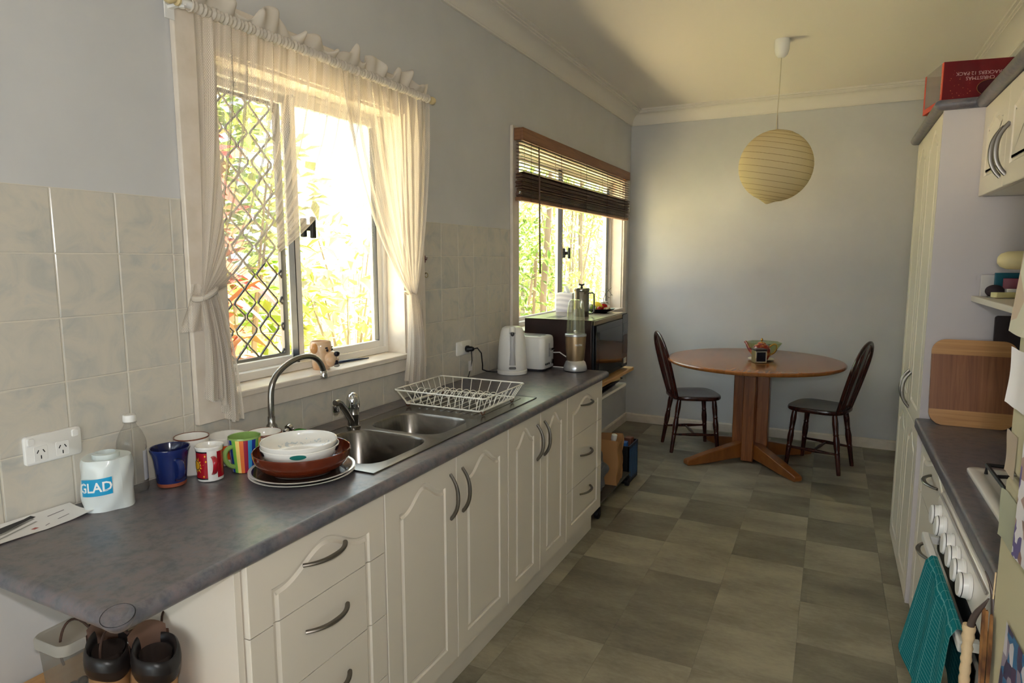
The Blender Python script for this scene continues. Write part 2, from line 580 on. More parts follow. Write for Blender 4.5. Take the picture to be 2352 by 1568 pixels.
rear.box((-.13, YR - .12, -.06), (.1, YR, ZC)); rear.box((2.5, YR - .12, -.06), (XR + .12, YR, ZC)); rear.box((.1, YR - .12, 2.25), (2.5, YR, ZC))
struct(rear.build('wall_rear', M_WALL, smooth=False))
struct(MB().box((-.35, YR - .3, ZC), (XR + .3, YB + .3, ZC + .15)).build('ceiling', M_CEIL, smooth=False))

# coved cornice
def cornice_prof():
    p = [(0, 0), (.012, 0), (.012, .010)]
    for i in range(9):
        a = i / 8 * PI / 2
        p.append((.014 + .076 * (1 - math.cos(a)), .012 + .076 * math.sin(a)))
    p += [(.092, .088), (.092, .096), (.104, .096), (.104, .106), (.120, .106), (.120, .1199), (0, .1199)]
    return p
def sweep(name, prof, A, B, inward, m, mitre=(0, 0)):
    A = Vector(A); B = Vector(B); inn = Vector(inward); d = (B - A).normalized()
    loops = []
    for P, s in ((A, mitre[0]), (B, mitre[1])):
        loops.append([tuple(P + inn * u + Vector((0, 0, v)) + d * (s * u)) for u, v in prof])
    return struct(MB().loft(loops).build(name, m, angle=30))
CP = cornice_prof()
sweep('trim_1', CP, (XP, YR, ZL), (XP, YB, ZL), (1, 0, 0), M_CORN, (0, -1))
sweep('trim_2', CP, (XP, YB, ZL), (XR, YB, ZL), (0, -1, 0), M_CORN, (1, -1))
sweep('trim_3', CP, (XR, YB, ZL), (XR, YR, ZL), (-1, 0, 0), M_CORN, (1, 0))
BP = [(0, 0), (.016, 0), (.016, .066), (.010, .076), (0, .078)]
sweep('baseboard_left', BP, (XP, 3.45, 0), (XP, YB, 0), (1, 0, 0), M_TRIMW, (0, -1))
sweep('baseboard_back', BP, (XP, YB, 0), (XR, YB, 0), (0, -1, 0), M_TRIMW, (1, 0))

# wall tiles: every tile a piece of the left wall
TP, TZ, TY = .1563, 1.681, .9181
def tile_piece(y0, y1, z0, z1):
    if y1 - y0 < .008 or z1 - z0 < .008: return
    g = .0012; d = .0022
    L0 = [(XP, y0 + g, z0 + g), (XP, y1 - g, z0 + g), (XP, y1 - g, z1 - g), (XP, y0 + g, z1 - g)]
    L1 = [(-.0012, *q[1:]) for q in L0]
    L2 = [(0, y0 + g + d, z0 + g + d), (0, y1 - g - d, z0 + g + d), (0, y1 - g - d, z1 - g - d), (0, y0 + g + d, z1 - g - d)]
    yc, zc = (y0 + y1) / 2, (z0 + z1) / 2
    return MB().loft([L0, L1, L2], cap0=False).build('wall_tile', M_TILE, wall_l, smooth=False, origin=(0, yc, zc), loc=(0, yc, zc))
def tile_area(y0, y1, z0, z1):
    k0 = math.floor((y0 - TY) / TP); k1 = math.ceil((y1 - TY) / TP)
    for k in range(k0, k1):
        for r in range(5):
            a, b = max(y0, TY + k * TP), min(y1, TY + (k + 1) * TP)
            t1, t0 = min(z1, TZ - r * TP), max(z0, TZ - (r + 1) * TP)
            if b > a and t1 > t0: tile_piece(a, b, t0, t1)
tile_area(.30, 1.266, .9005, TZ)
tile_area(1.266, 2.478, .9005, 1.022)
tile_area(2.478, 3.374, .9005, TZ)
for (a, b, z0, z1) in ((.30, 1.266, .895, TZ), (1.266, 2.478, .895, 1.022), (2.478, 3.374, .895, TZ)):
    MB().box((XP - .001, a, z0), (-.0016, b, z1)).build('grout_bed', M_GROUT, wall_l, smooth=False)

# ------------------------------------------------------------------ windows
def bar(y0, y1, z0, z1, x0, x1): return MB().box((x0, y0, z0), (x1, y1, z1))
def framed(mb, y0, y1, z0, z1, w, x0, x1):
    mb.box((x0, y0, z0), (x1, y0 + w, z1)); mb.box((x0, y1 - w, z0), (x1, y1, z1))
    mb.box((x0, y0 + w, z0), (x1, y1 - w, z0 + w)); mb.box((x0, y0 + w, z1 - w), (x1, y1 - w, z1))
    return mb
def latch(parent, y, z, s=1.):
    mb = MB()
    mb.box((-.122, y - .012 * s, z - .035 * s), (-.100, y + .004 * s, z + .035 * s))
    mb.box((-.102, y - .004, z - .012 * s), (-.075, y + .01 * s, z + .012 * s))
    mb.box((-.08, y - .006, z - .04 * s), (-.064, y + .014 * s, z + .04 * s))
    return mb.build('latch', M_BLACK, parent, bevel=.004)

def window(n, W, arch_top, ym, arch_w):
    y0, y1, z0, z1 = W
    e = sempty('window_%d' % n)
    framed(MB(), y0, y1, z0 + .004, z1, .028, -.170, -.095).build('outer_frame', M_ALU, e, bevel=.002)
    framed(MB(), y0 + .026, ym + .012, z0 + .03, z1 - .026, .026, -.160, -.138).build('outer_sash', M_ALU, e, bevel=.002)
    framed(MB(), ym - .028, y1 - .026, z0 + .03, z1 - .026, .030, -.131, -.107).build('inner_sash', M_ALU, e, bevel=.002)
    MB().box((-.1335, ym - .031, z0 + .03), (-.105, ym - .027, z1 - .026)).build('seal', M_BLACK, e)
    MB().box((-.130, y1 - .060, z0 + .056), (-.1085, y1 - .0555, z1 - .052)).build('seal', M_BLACK, e)
    MB().box((-.151, y0 + .05, z0 + .055), (-.147, ym - .012, z1 - .05)).build('pane', M_GLASS, e, smooth=False)
    MB().box((-.121, ym + .001, z0 + .058), (-.117, y1 - .055, z1 - .055)).build('pane', M_DUSTY, e, smooth=False)
    aw = arch_w
    MB().box((-.003, y0 - aw, z0 - .075), (.016, y0, arch_top)).build('architrave', M_TRIMW, e, bevel=.003)
    MB().box((-.003, y1, z0 - .075), (.016, y1 + aw, arch_top)).build('architrave', M_TRIMW, e, bevel=.003)
    MB().box((-.003, y0, z1), (.016, y1, arch_top)).build('architrave', M_TRIMW, e, bevel=.003)
    MB().box((-.003, y0, z0 - .073), (.0155, y1, z0 - .018)).build('apron', M_TRIMW, e, bevel=.003)
    MB().box((-.18, y0, z0 - .018), (.026, y1, z0 + .003)).build('sill', M_TRIMW, e, bevel=.004)
    MB().box((-.095, y0 - .002, z0), (-.002, y0 + .010, z1)).build('reveal', M_TRIMW, e, smooth=False)
    MB().box((-.095, y1 - .010, z0), (-.002, y1 + .002, z1)).build('reveal', M_TRIMW, e, smooth=False)
    MB().box((-.095, y0, z1 - .010), (-.002, y1, z1 + .002)).build('reveal', M_TRIMW, e, smooth=False)
    return e
win1 = window(1, W1, 2.262, 1.832, .130)
win2 = window(2, W2, 2.262, 4.46, .088)
latch(win1, 1.862, 1.628)
latch(win2, 4.495, 1.555)

# diamond security screen on the outside of the left half of window 1
sy0, sy1, sz0, sz1 = 1.430, 1.825, 1.135, 2.085
framed(MB(), sy0, sy1, sz0, sz1, .024, -.190, -.172).build('screen_frame', M_DARKAL, win1, bevel=.002)
ms = MB()
dw, dh = .104, .0985
k = 0
ny = int((sy1 - sy0 - .04) / (dw / 2))
nz = int((sz1 - sz0 - .04) / (dh / 2))
for i in range(-1, ny + 2):
    yb = sy0 + .02 + i * dw / 2
    pts = []
    for j in range(nz * 4 + 1):
        z = sz0 + .012 + (sz1 - sz0 - .024) * j / (nz * 4)
        ph = (z - sz0) / dh * 2 * PI
        tri = math.asin(.985 * math.sin(ph)) / (PI / 2)
        y = yb + (tri if i % 2 == 0 else -tri) * (dw / 4 + .0005)
        pts.append((-.181 + (.002 if i % 2 else -.002), min(max(y, sy0 + .012), sy1 - .012), z))
    ms.tube(pts, .0048, 6, flat=(1.2, .7))
ms.build('diamond_mesh', M_MESH, win1)

# unseen glazed doors behind the camera; the right-wall pair is added for more daylight
d2 = sempty('added_door_2')
for (a, b) in ((-3.05, -2.4), (-2.4, -1.75)):
    m_ = MB()
    m_.box((XR + .03, a, 0), (XR + .08, a + .07, 2.25)); m_.box((XR + .03, b - .07, 0), (XR + .08, b, 2.25))
    m_.box((XR + .03, a, 0), (XR + .08, b, .12)); m_.box((XR + .03, a, 2.16), (XR + .08, b, 2.25))
    m_.build('door_leaf', M_ALU, d2, smooth=False)
    MB().box((XR + .053, a + .07, .12), (XR + .057, b - .07, 2.16)).build('pane', M_GLASS, d2, smooth=False)
d1 = sempty('door_1')
for (a, b) in ((.1, 1.3), (1.3, 2.5)):
    m_ = MB()
    m_.box((a, YR - .08, 0), (a + .07, YR - .03, 2.25)); m_.box((b - .07, YR - .08, 0), (b, YR - .03, 2.25))
    m_.box((a, YR - .08, 0), (b, YR - .03, .12)); m_.box((a, YR - .08, 2.16), (b, YR - .03, 2.25))
    m_.build('door_leaf', M_ALU, d1, smooth=False)
    MB().box((a + .07, YR - .057, .12), (b - .07, YR - .053, 2.16)).build('pane', M_GLASS, d1, smooth=False)
# ------------------------------------------------------------------ cabinet fronts
def front_panel(w, h, inset=.066, t=.019, rise=.055, shoulder=.087, bottom=.062, n=14):
    """routed cathedral-arch door front, local: y 0..w, z 0..h, back at x=0, face at x=t"""
    yl, yr, zb, zs = inset, w - inset, bottom, h - shoulder
    def arch(s):       # 0..1 across the top
        q = abs(2 * s - 1)
        return rise * (0 if q > .86 else .5 + .5 * math.cos(PI * q / .86)) 
    K = []             # arch loop with matching outer loop
    O = []
    for i in range(n): s = i / n; K.append((yl + (yr - yl) * s, zb)); O.append((w * s, 0))
    for i in range(n): s = i / n; K.append((yr, zb + (zs - zb) * s)); O.append((w, h * s))
    na = n * 2
    for i in range(na): s = i / na; K.append((yr + (yl - yr) * s, zs + arch(1 - s))); O.append((w * (1 - s), h))
    for i in range(n): s = i / n; K.append((yl, zs + (zb - zs) * s)); O.append((0, h * (1 - s)))
    def off(L, d):
        out = []
        k = len(L)
        for i in range(k):
            a = Vector(L[i - 1]); b = Vector(L[i]); e = Vector(L[(i + 1) % k])
            n1 = Vector((-(b - a).y, (b - a).x)).normalized(); n2 = Vector((-(e - b).y, (e - b).x)).normalized()
            m_ = (n1 + n2); m_ = m_ / max(.35, m_.length_squared / 2)
            out.append((b.x + m_.x * d, b.y + m_.y * d))
        return out
    E3 = lambda L, x: [(x, y, z) for y, z in L]
    Oi = off(O, .002)
    loops = [E3(O, 0), E3(O, t - .002), E3(Oi, t), E3(K, t), E3(off(K, .0045), t - .0055), E3(off(K, .012), t - .006), E3(off(K, .020), t - .0005)]
    return loops

def panel_bm(loops):
    bm = bmesh.new()
    me = MB().loft(loops).mesh('p', M_CAB, smooth=False)
    bm.from_mesh(me); bpy.data.meshes.remove(me)
    return bm

def bm_object(name, bm, m, parent, loc, angle=28):
    me = bpy.data.meshes.new(name); bmesh.ops.recalc_face_normals(bm, faces=bm.faces)
    bm.to_mesh(me); bm.free(); me.materials.append(m)
    me.polygons.foreach_set('use_smooth', [True] * len(me.polygons)); me.set_sharp_from_angle(angle=math.radians(angle))
    o = bpy.data.objects.new(name, me); COL.objects.link(o); o.parent = parent; o.location = loc
    return o

def bow_handle(parent, p, length, axis, out=.030, name='handle'):
    """p: middle of the handle on the front face (local to parent), axis 'y' or 'z'"""
    pts = []
    for i in range(17):
        s = i / 16 * 2 - 1
        d = out * (1 - abs(s) ** 2.4) + .001
        a = s * length / 2
        pts.append((d, a, 0) if axis == 'y' else (d, 0, a))
    R = [.0052 + .0012 * (1 - abs(i / 8 - 1)) for i in range(17)]
    return MB().tube(pts, R, 8, flat=(1.2, .8) if axis == 'y' else (.8, 1.2)).build(name, M_HANDLE, parent, p)

def drawer_fronts(unit, x, y0, y1, z0, z1, cuts, hz, hlen=.15):
    w = y1 - y0 - .003; h = z1 - z0
    loops = front_panel(w, h)
    zs = [0] + [q - z0 for q in sorted(cuts)] + [h]
    for k in range(len(zs) - 1):
        bm = panel_bm(loops)
        for (zz, up) in ((zs[k] + (.0012 if k else -1), False), (zs[k + 1] - (.0012 if k < len(zs) - 2 else -1), True)):
            g = bm.verts[:] + bm.edges[:] + bm.faces[:]
            r = bmesh.ops.bisect_plane(bm, geom=g, plane_co=(0, 0, zz), plane_no=(0, 0, 1), clear_outer=up, clear_inner=not up)
            ed = [e for e in r['geom_cut'] if isinstance(e, bmesh.types.BMEdge)]
            if ed: bmesh.ops.edgeloop_fill(bm, edges=ed)
        d = bm_object('drawer', bm, M_CAB, unit, (x, y0 + .0015, z0))
        if k < len(hz):
            bow_handle(d, (.0185, w / 2, hz[k] - z0), hlen, 'y')

def carcass(unit, x0, x1, y0, y1, z0, z1):
    m_ = MB(); t = .016
    m_.box((x0, y0, z0), (x1, y0 + t, z1)); m_.box((x0, y1 - t, z0), (x1, y1, z1))
    m_.box((x0, y0 + t, z0), (x1, y1 - t, z0 + t)); m_.box((x0, y0 + t, z0 + t), (x0 + t, y1 - t, z1))
    m_.box((x1 - .09, y0 + t, z1 - t), (x1, y1 - t, z1))
    return m_.build('carcass', M_CABW, unit, smooth=False)

ZD0, ZD1, XD = .142, .862, .566
def double_doors(unit, x, y0, ym, y1, hz):
    for k, (a, b) in enumerate(((y0, ym), (ym, y1))):
        w = b - a - .003
        d = bm_object('door', panel_bm(front_panel(w, ZD1 - ZD0 - .002)), M_CAB, unit, (x, a + .0015, ZD0))
        bow_handle(d, (.0185, w - .038 if k == 0 else .036, hz - ZD0), .155, 'z')

u = thing('drawer_cabinet', 'cream four-drawer base cabinet nearest the camera, beside the boots', 'cabinet', (0, .92, 0), 0, 'cream base cabinets along the sink wall')
carcass(u, .004, XD - .001, .0, .482, ZD0, .861)
drawer_fronts(u, XD, .0015, .480, ZD0, ZD1, (.69, .505, .32), (.235, .43, .62, .789))
u = thing('sink_cabinet', 'cream two-door base cabinet under the sink bowls', 'cabinet', (0, 1.402, 0), 0, 'cream base cabinets along the sink wall')
carcass(u, .004, XD - .001, .001, .774, ZD0, .861)
double_doors(u, XD, 0, .387, .774, .733)
u = thing('base_cabinet', 'cream two-door base cabinet below the draining rack, right of the sink cabinet', 'cabinet', (0, 2.177, 0), 0, 'cream base cabinets along the sink wall')
carcass(u, .004, XD - .001, .001, .627, ZD0, .861)
double_doors(u, XD, 0, .312, .626, .736)
u = thing('drawer_cabinet', 'cream three-drawer base cabinet at the far end under the blender', 'cabinet', (0, 2.805, 0), 0, 'cream base cabinets along the sink wall')
carcass(u, .004, XD - .001, .001, .535, ZD0, .861)
drawer_fronts(u, XD, 0, .522, ZD0, ZD1, (.647, .386), (.325, .527, .786), .155)
kb = MB().box((.02, .93, 0), (.531, 3.33, .141))
kb.build('kickboard', M_CAB, smooth=False, bevel=.002)
tag(bpy.data.objects['kickboard'], 'cream plinth board along the floor under the sink-side cabinets', 'kickboard')
ep = MB().box((.004, .901, 0), (.572, .9185, .861))
tag(ep.build('end_panel', M_CAB, smooth=False, bevel=.001, origin=(.288, .91, 0)), 'white end panel closing the left end of the sink-side cabinets', 'panel')

# ------------------------------------------------------------------ benchtop with rolled front and left edges
SK = (.105, .530, 1.425, 2.565)       # sink flange x0 x1 y0 y1
BT, BZ = .9, .862
YE0, YE1, XE = .628, 3.375, .607
def nose(n=8):
    r = (BT - BZ) / 2
    return [(-r + r * math.sin(PI * i / n), BZ + r - r * -math.cos(PI * i / n)) for i in range(n + 1)]
bt = MB()
r_ = (BT - BZ) / 2
hx0, hx1, hy0, hy1 = SK[0] + .012, SK[1] - .012, SK[2] + .012, SK[3] - .012
bt.box((.0005, YE0 + r_, BZ), (hx0, YE1, BT)); bt.box((hx1, YE0 + r_, BZ), (XE - r_, YE1, BT))
bt.box((hx0, YE0 + r_, BZ), (hx1, hy0, BT)); bt.box((hx0, hy1, BZ), (hx1, YE1, BT))
NP = [(XE - r_ + r_ * math.sin(PI * i / 10), BZ + r_ + r_ * math.cos(PI * i / 10)) for i in range(11)]
bt.loft([[(x, y, z) for x, z in NP] for y in (YE0 + r_, YE1)], closed=False, cap0=False, cap1=False)
bt.add([(x, YE1, z) for x, z in NP], [tuple(range(11))])
NP2 = [(YE0 + r_ - r_ * math.sin(PI * i / 10), BZ + r_ + r_ * math.cos(PI * i / 10)) for i in range(11)]
bt.loft([[(x, y, z) for y, z in NP2] for x in (.0005, XE - r_)], closed=False, cap0=False, cap1=False)
bt.lathe([(r_ * math.sin(PI * i / 10), BZ + r_ + r_ * math.cos(PI * i / 10)) for i in range(11)], 10, T=Matrix.Translation((XE - r_, YE0 + r_, 0)), a0=-PI / 2, a1=0)
bench = bt.build('benchtop', M_BENCH, angle=45)
tag(bench, 'grey mottled laminate benchtop with rolled edge holding the sink', 'benchtop')
cap = MB()
TCAP = Matrix.Translation((XE - r_ + .002, YE0 + r_ - .002, .894)) @ Matrix.Rotation(.30, 4, Vector((1, 1, 0)))
cap.lathe([(0, -.02), (.020, -.02), (.0265, -.008), (.0272, -.001), (.0260, .0012), (0, .0022)], 28, T=TCAP)
cap.build('corner_cap', M_BENCH, bench)
MB().tube([tuple(TCAP @ Vector((.0270 * math.cos(a * PI / 16), .0270 * math.sin(a * PI / 16), .0006))) for a in range(32)], .0007, 4, closed=True).build('cap_joint', M_BLACK, bench)
MB().box((.05, YE0 + .03, BZ - .012), (.56, .9, BZ - .0002)).build('support_strip', M_CABW, bench, smooth=False)

# ------------------------------------------------------------------ sink
def sink():
    e = thing('kitchen_sink', 'stainless steel double bowl sink with draining board set in the benchtop', 'sink', (SK[0], SK[2], BT))
    W_, L_ = SK[1] - SK[0], SK[3] - SK[2]
    zt = .0035
    mb = MB()
    cells = [(0, .392), (.392, .690), (.690, L_)]
    def loop_rect(x0, x1, y0, y1, K):
        # project the rounded loop outwards to the cell edge
        cx, cy = (x0 + x1) / 2, (y0 + y1) / 2
        out = []
        hw, hh = (x1 - x0) / 2, (y1 - y0) / 2
        n = len(K) // 4
        for i, (x, y) in enumerate(K):
            q = i // n; s = (i % n) / n
            # walk each quadrant: side middle -> corner -> side middle
            a = [(1, 0, 0, 1), (0, 1, -1, 0), (-1, 0, 0, -1), (0, -1, 1, 0)][q]
            px, py = a[0], a[1]; dx, dy = a[2], a[3]
            if s <= .5: ox, oy = px + dx * s * 2, py + dy * s * 2
            else: ox, oy = px + dx - px * (s - .5) * 2, py + dy - py * (s - .5) * 2
            out.append((cx + ox * hw, cy + oy * hh))
        return out
    def bowl(x0, x1, y0, y1, cell, depth):
        cx, cy = (x0 + x1) / 2, (y0 + y1) / 2
        def rl(shr, r):
            hw, hh = (x1 - x0) / 2 - shr, (y1 - y0) / 2 - shr
            pts = []
            n = 12
            for q in range(4):
                for i in range(n):
                    s = i / n
                    a = (q + s) * PI / 2
                    ca, sa = math.cos(a), math.sin(a)
                    k = (abs(ca) ** 4.5 + abs(sa) ** 4.5) ** (-1 / 4.5)
                    pts.append((cx + hw * k * ca, cy + hh * k * sa))
            return pts
        R0 = rl(0, .06)
        C0 = loop_rect(0, W_, cell[0], cell[1], R0)
        E3 = lambda L, z: [(x, y, z) for x, y in L]
        loops = [E3(C0, zt), E3(rl(-.006, 0), zt), E3(R0, zt - .001), E3(rl(.006, 0), zt - .010), E3(rl(.016, 0), -depth + .04), E3(rl(.028, 0), -depth + .008), E3(rl(.05, 0), -depth)]
        mb.loft(loops, cap0=False, cap1=True)
        return cx, cy
    b1 = bowl(.045, .385, .050, .378, cells[0], .185)
    b2 = bowl(.060, .370, .412, .672, cells[1], .15)
    mb.box((0, cells[2][0], .0008), (W_, cells[2][1], zt))
    mb.build('bowl_sheet', M_STEEL, e, angle=35)
    # rolled flange
    z = .0022
    mb = MB().tube([(0, 0, z), (W_, 0, z), (W_, L_, z), (0, L_, z)], .0028, 6, closed=True)
    mb.build('flange', M_STEEL, e)
    for k in range(9):
        y0 = cells[2][0] + .05
        x = .07 + k * .036
        MB().box((x, y0, zt - .001), (x + .016, L_ - .05, zt + .0018)).build('drainer_ridge', M_STEEL, e, bevel=.0015)
    for (cx, cy), d in ((b1, .185), (b2, .15)):
        MB().lathe([(0, 0), (.026, 0), (.03, .002), (.03, .0035), (.024, .003), (0, .001)], 20).build('plug_hole', M_CHROME, e, (cx, cy, -d + .0005))
    return e
sink()

# ------------------------------------------------------------------ taps
g = thing('gooseneck_tap', 'tall curved gooseneck tap rising beside the windowsill', 'tap', (.085, 1.478, .9))
MB().lathe([(0, 0), (.021, 0), (.021, .006), (.013, .010), (.0125, .055), (.0165, .062), (.018, .072), (.0165, .082), (.0115, .088), (.0112, .11), (0, .11)], 20).build('tap_body', M_TAP, g)
sp = bez((0, 0, .10), (0, 0, .185), (.0, .0, .215), (.002, .030, .243), 12) + bez((.002, .030, .243), (.004, .06, .271), (.006, .115, .290), (.008, .165, .284), 10)[1:] + bez((.008, .165, .284), (.009, .205, .279), (.010, .226, .252), (.010, .234, .222), 8)[1:]
MB().tube(sp, .0098, 12).build('spout', M_TAP, g)
MB().lathe([(0, 0), (.0118, 0), (.0124, .004), (.0118, .024), (.010, .026), (0, .026)], 16).build('nozzle', M_CHROME, g, (.010, .235, .198))
g = thing('mixer_tap', 'short chrome mixer tap with domed lever behind the near sink bowl', 'tap', (.142, 1.806, .904))
MB().lathe([(0, 0), (.025, 0), (.025, .006), (.0215, .009), (.0205, .045), (.0215, .047), (.0215, .051), (.0205, .053), (.0205, .072), (0, .072)], 24).build('tap_body', M_TAP, g)
MB().lathe([(.0205, .073), (.0235, .076), (.0245, .090), (.023, .108), (.017, .122), (.008, .128), (0, .129)], 24).build('lever_dome', M_CHROME, g)
MB().tube(bez((.004, -.012, .022), (.006, -.03, .05), (.008, -.055, .080), (.010, -.080, .106), 8) + [(.011, -.092, .112), (.012, -.108, .112)], [.0115] * 9 + [.0105, .0105], 10).build('spout', M_TAP, g)
MB().lathe([(0, 0), (.0115, 0), (.0125, .004), (.0125, .022), (0, .024)], 16).build('nozzle', M_CHROME, g, (.012, -.104, .080))
MB().tube([(0, 0, .118), (.02, -.022, .126), (.034, -.036, .128)], [.007, .006, .005], 8).build('lever', M_CHROME, g)
# ------------------------------------------------------------------ curtain rod and lace curtains
rod = thing('curtain_rod', 'white curtain rod with pale ball ends above the sink window', 'curtain rod', (.07, 1.86, 2.195))
MB().tube([(0, -.615, 0), (0, .585, 0)], .011, 12).build('pole', M_WHITEP, rod)
M_BALL = mat('pale_turned_wood', c(214, 196, 150), .45)
for s, y in ((1, .585), (-1, -.615)):
    MB().lathe([(0, 0), (.014, 0), (.015, .006), (.009, .010), (.011, .014), (.0165, .024), (.0155, .034), (.008, .043), (0, .045)], 16,
               T=Matrix.Rotation(-s * PI / 2, 4, 'X')).build('finial', M_BALL, rod, (0, y, 0))
for y in (-.606, .575):
    mb = MB().box((-.0538, -.014, -.035), (-.050, .014, .03)); mb.box((-.052, -.006, -.010), (.010, .006, -.002)); mb.tube([(0, 0, -.016), (0, 0, -.010)], .008, 8)
    mb.build('bracket', M_WHITEP, rod, (0, y, 0))

def lace_panel(ytop0, ytop1, ytie, ztie, bulge, tail, nf, seed, label, sway):
    """one gathered curtain: threads run from the rod to the tie, then fall into a tail"""
    rg = random.Random(seed)
    ph = [rg.uniform(0, 6.28) for _ in range(6)]
    zt = 2.192
    e = thing('lace_curtain', label, 'curtain', (.06, ytie, tail[2]), 0, 'lace curtains at the sink window')
    ox, oy, oz = e.location
    width = (ytop1 - ytop0) * 1.8
    def fold(s, k): return math.sin(2 * PI * nf * s + ph[0] + .8 * math.sin(5 * s + ph[1])) * .6 + math.sin(2 * PI * nf * 1.7 * s + ph[2]) * .4
    def up(s, t):
        y0 = ytop0 + (ytop1 - ytop0) * s
        # control point: threads hang, then sweep to the tie
        yc = ytie + (y0 - ytie) * bulge(s); zc = zt - (zt - ztie) * .62
        yt = ytie + (s - .5) * .045
        a = 1 - t
        y = a * a * y0 + 2 * a * t * yc + t * t * yt
        z = a * a * zt + 2 * a * t * zc + t * t * ztie - .012 * math.sin(PI * t) * s
        amp = .016 * (1 - t) + .006
        x = .068 + fold(s, 0) * amp * (.35 + .65 * min(1, t * 5)) - .010 * t
        y += .010 * math.cos(2 * PI * nf * s + ph[3]) * (1 - t) * min(1, t * 5)
        return (x - ox, y - oy, z - oz)
    nu, nv = 170, 40
    MB().grid(up, nu, nv, uv=lambda s, t: (s * width, t * .9)).build('lace', M_LACE, e)
    def dn(s, t):
        yb = tail[0] + (tail[1] - tail[0]) * s
        z1 = tail[2] + .018 * math.sin(9 * s + ph[4]) + sway * (1 - s)
        q = t ** .7
        y = (ytie + (s - .5) * .05) * (1 - q) + yb * q
        z = ztie + (z1 - ztie) * t
        x = .058 + fold(s, 1) * (.010 + .012 * t) + .012 * math.sin(PI * t)
        x = max(x, .026)
        y += .008 * math.sin(2 * PI * nf * .8 * s + ph[5]) * t
        return (x - ox, y - oy, z - oz)
    MB().grid(dn, 110, 24, uv=lambda s, t: (s * width, .9 + t * .45)).build('lace_tail', M_LACE, e)
    return e, ox, oy, oz
e, ox, oy, oz = lace_panel(1.285, 1.985, 1.292, 1.415, lambda s: .80 + .25 * s, (1.268, 1.372, 1.018), 13, 3,
                           'lace curtain tied back at the left, covering the diamond security screen', .11)
# knotted tie band with a hanging end
MB().tube([(.02 + .045 * (1 + math.sin(a * PI / 9)) * .5 - ox, 1.292 + .036 * math.cos(a * PI / 9) - oy, 1.415 + .018 * math.cos(a * PI / 9 + .4) - oz) for a in range(18)], .009, 8, closed=True).build('tie_band', M_RUFFLE, e)
def flap(s, t): return (.045 + .006 * math.sin(7 * s + 5 * t) - ox, 1.262 - .018 * t + (s - .5) * .045 * (.6 + t) - oy, 1.44 - .135 * t - oz)
MB().grid(flap, 10, 10, uv=lambda s, t: (s * .08, t * .15)).build('tie_end', M_LACE, e)
e, ox, oy, oz = lace_panel(1.875, 2.445, 2.315, 1.360, lambda s: .72 + .34 * abs(s - .35), (2.262, 2.375, .975), 10, 8,
                           'lace curtain gathered at the right edge of the sink window', .0)
MB().tube([(.02 + .04 * (1 + math.sin(a * PI / 9)) * .5 - ox, 2.322 + .034 * math.cos(a * PI / 9) - oy, 1.362 - .012 * math.cos(a * PI / 9) - oz) for a in range(18)], .004, 6, closed=True).build('tie_band', M_RUFFLE, e)
MB().tube([(.03 - ox, 2.35 - oy, 1.362 - oz), (.018 - ox, 2.40 - oy, 1.385 - oz), (.004 - ox, 2.43 - oy, 1.40 - oz)], .003, 6).build('tie_cord', M_RUFFLE, e)
def flap2(s, t): return (.035 + .008 * math.sin(9 * s + 4 * t) - ox, 2.36 + .05 * s + .02 * math.sin(3 * t) - oy, 1.33 - .26 * t - oz)
MB().grid(flap2, 14, 14, uv=lambda s, t: (s * .12, t * .26)).build('tie_end', M_LACE, e)

# gathered sleeve on the rod and the frilled heading above it
hd = thing('curtain_heading', 'crumpled frill of gathered lace standing above the curtain rod', 'curtain heading', (.07, 1.86, 2.195))
def sleeve(s, t):
    y = -.585 + 1.165 * s; a = 2 * PI * t
    r = .0155 + .0022 * math.sin(s * 520) + .0015 * math.sin(s * 190 + 1)
    return (r * math.cos(a), y, r * math.sin(a))
MB().grid(sleeve, 420, 10).build('rod_sleeve', M_RUFFLE, hd)
rgf = random.Random(4)
kn = [rgf.uniform(.25, 1) if k % 4 else rgf.uniform(0, .25) for k in range(60)]
def kv(s, n=26):
    q = s * n; i = int(q); f = q - i; f = f * f * (3 - 2 * f)
    return kn[i % 60] * (1 - f) + kn[(i + 1) % 60] * f
def frill(s, t):
    y = -.57 + 1.135 * s
    h = .012 + .064 * kv(s)
    w_ = math.sin(s * 66 + 2.2 * math.sin(s * 15)) + .5 * math.sin(s * 131 + 1)
    puff = math.sin(PI * min(1, t * 1.02))
    x = .002 + .014 * w_ * (.3 + .7 * puff) + .016 * puff
    z = .008 + h * math.sin(PI / 2 * min(1, t * 1.25)) - .016 * max(0, t - .75) / .25
    return (max(x, -.05), y + .010 * t * math.sin(s * 83) + .02 * t * (kv(s, 17) - .5), z + .004 * w_ * t)
MB().grid(frill, 360, 12).build('frill', M_RUFFLE, hd)

# ------------------------------------------------------------------ timber blind on window 2
bl = thing('timber_blind', 'brown timber venetian blind half raised over the far window', 'blind', (.05, 4.46, 2.18))
L2 = 2.16
v = MB()
v.box((.012, -1.075, -.002), (.028, 1.075, .066)); v.box((-.030, -1.075, -.002), (.012, -1.061, .066)); v.box((-.030, 1.061, -.002), (.012, 1.075, .066))
v.build('valance', M_BLINDL, bl, bevel=.003)
MB().box((-.028, -1.058, .012), (.008, 1.058, .05)).build('head_rail', M_BLINDW, bl)
sl = MB().box((-.0175, -L2 / 2, -.0014), (.0175, L2 / 2, .0014)).mesh('slat', M_BLINDW, smooth=False)
for k in range(9):
    inst('slat', sl, bl, (.0, .01, -.010 - k * .0192), (0, .14 + .02 * math.sin(k * 2.1), 0))
ss = MB().box((-.0205, -L2 / 2, -.0022), (.0205, L2 / 2, .0022)).mesh('slat', M_BLINDW, smooth=False)
rb = random.Random(2)
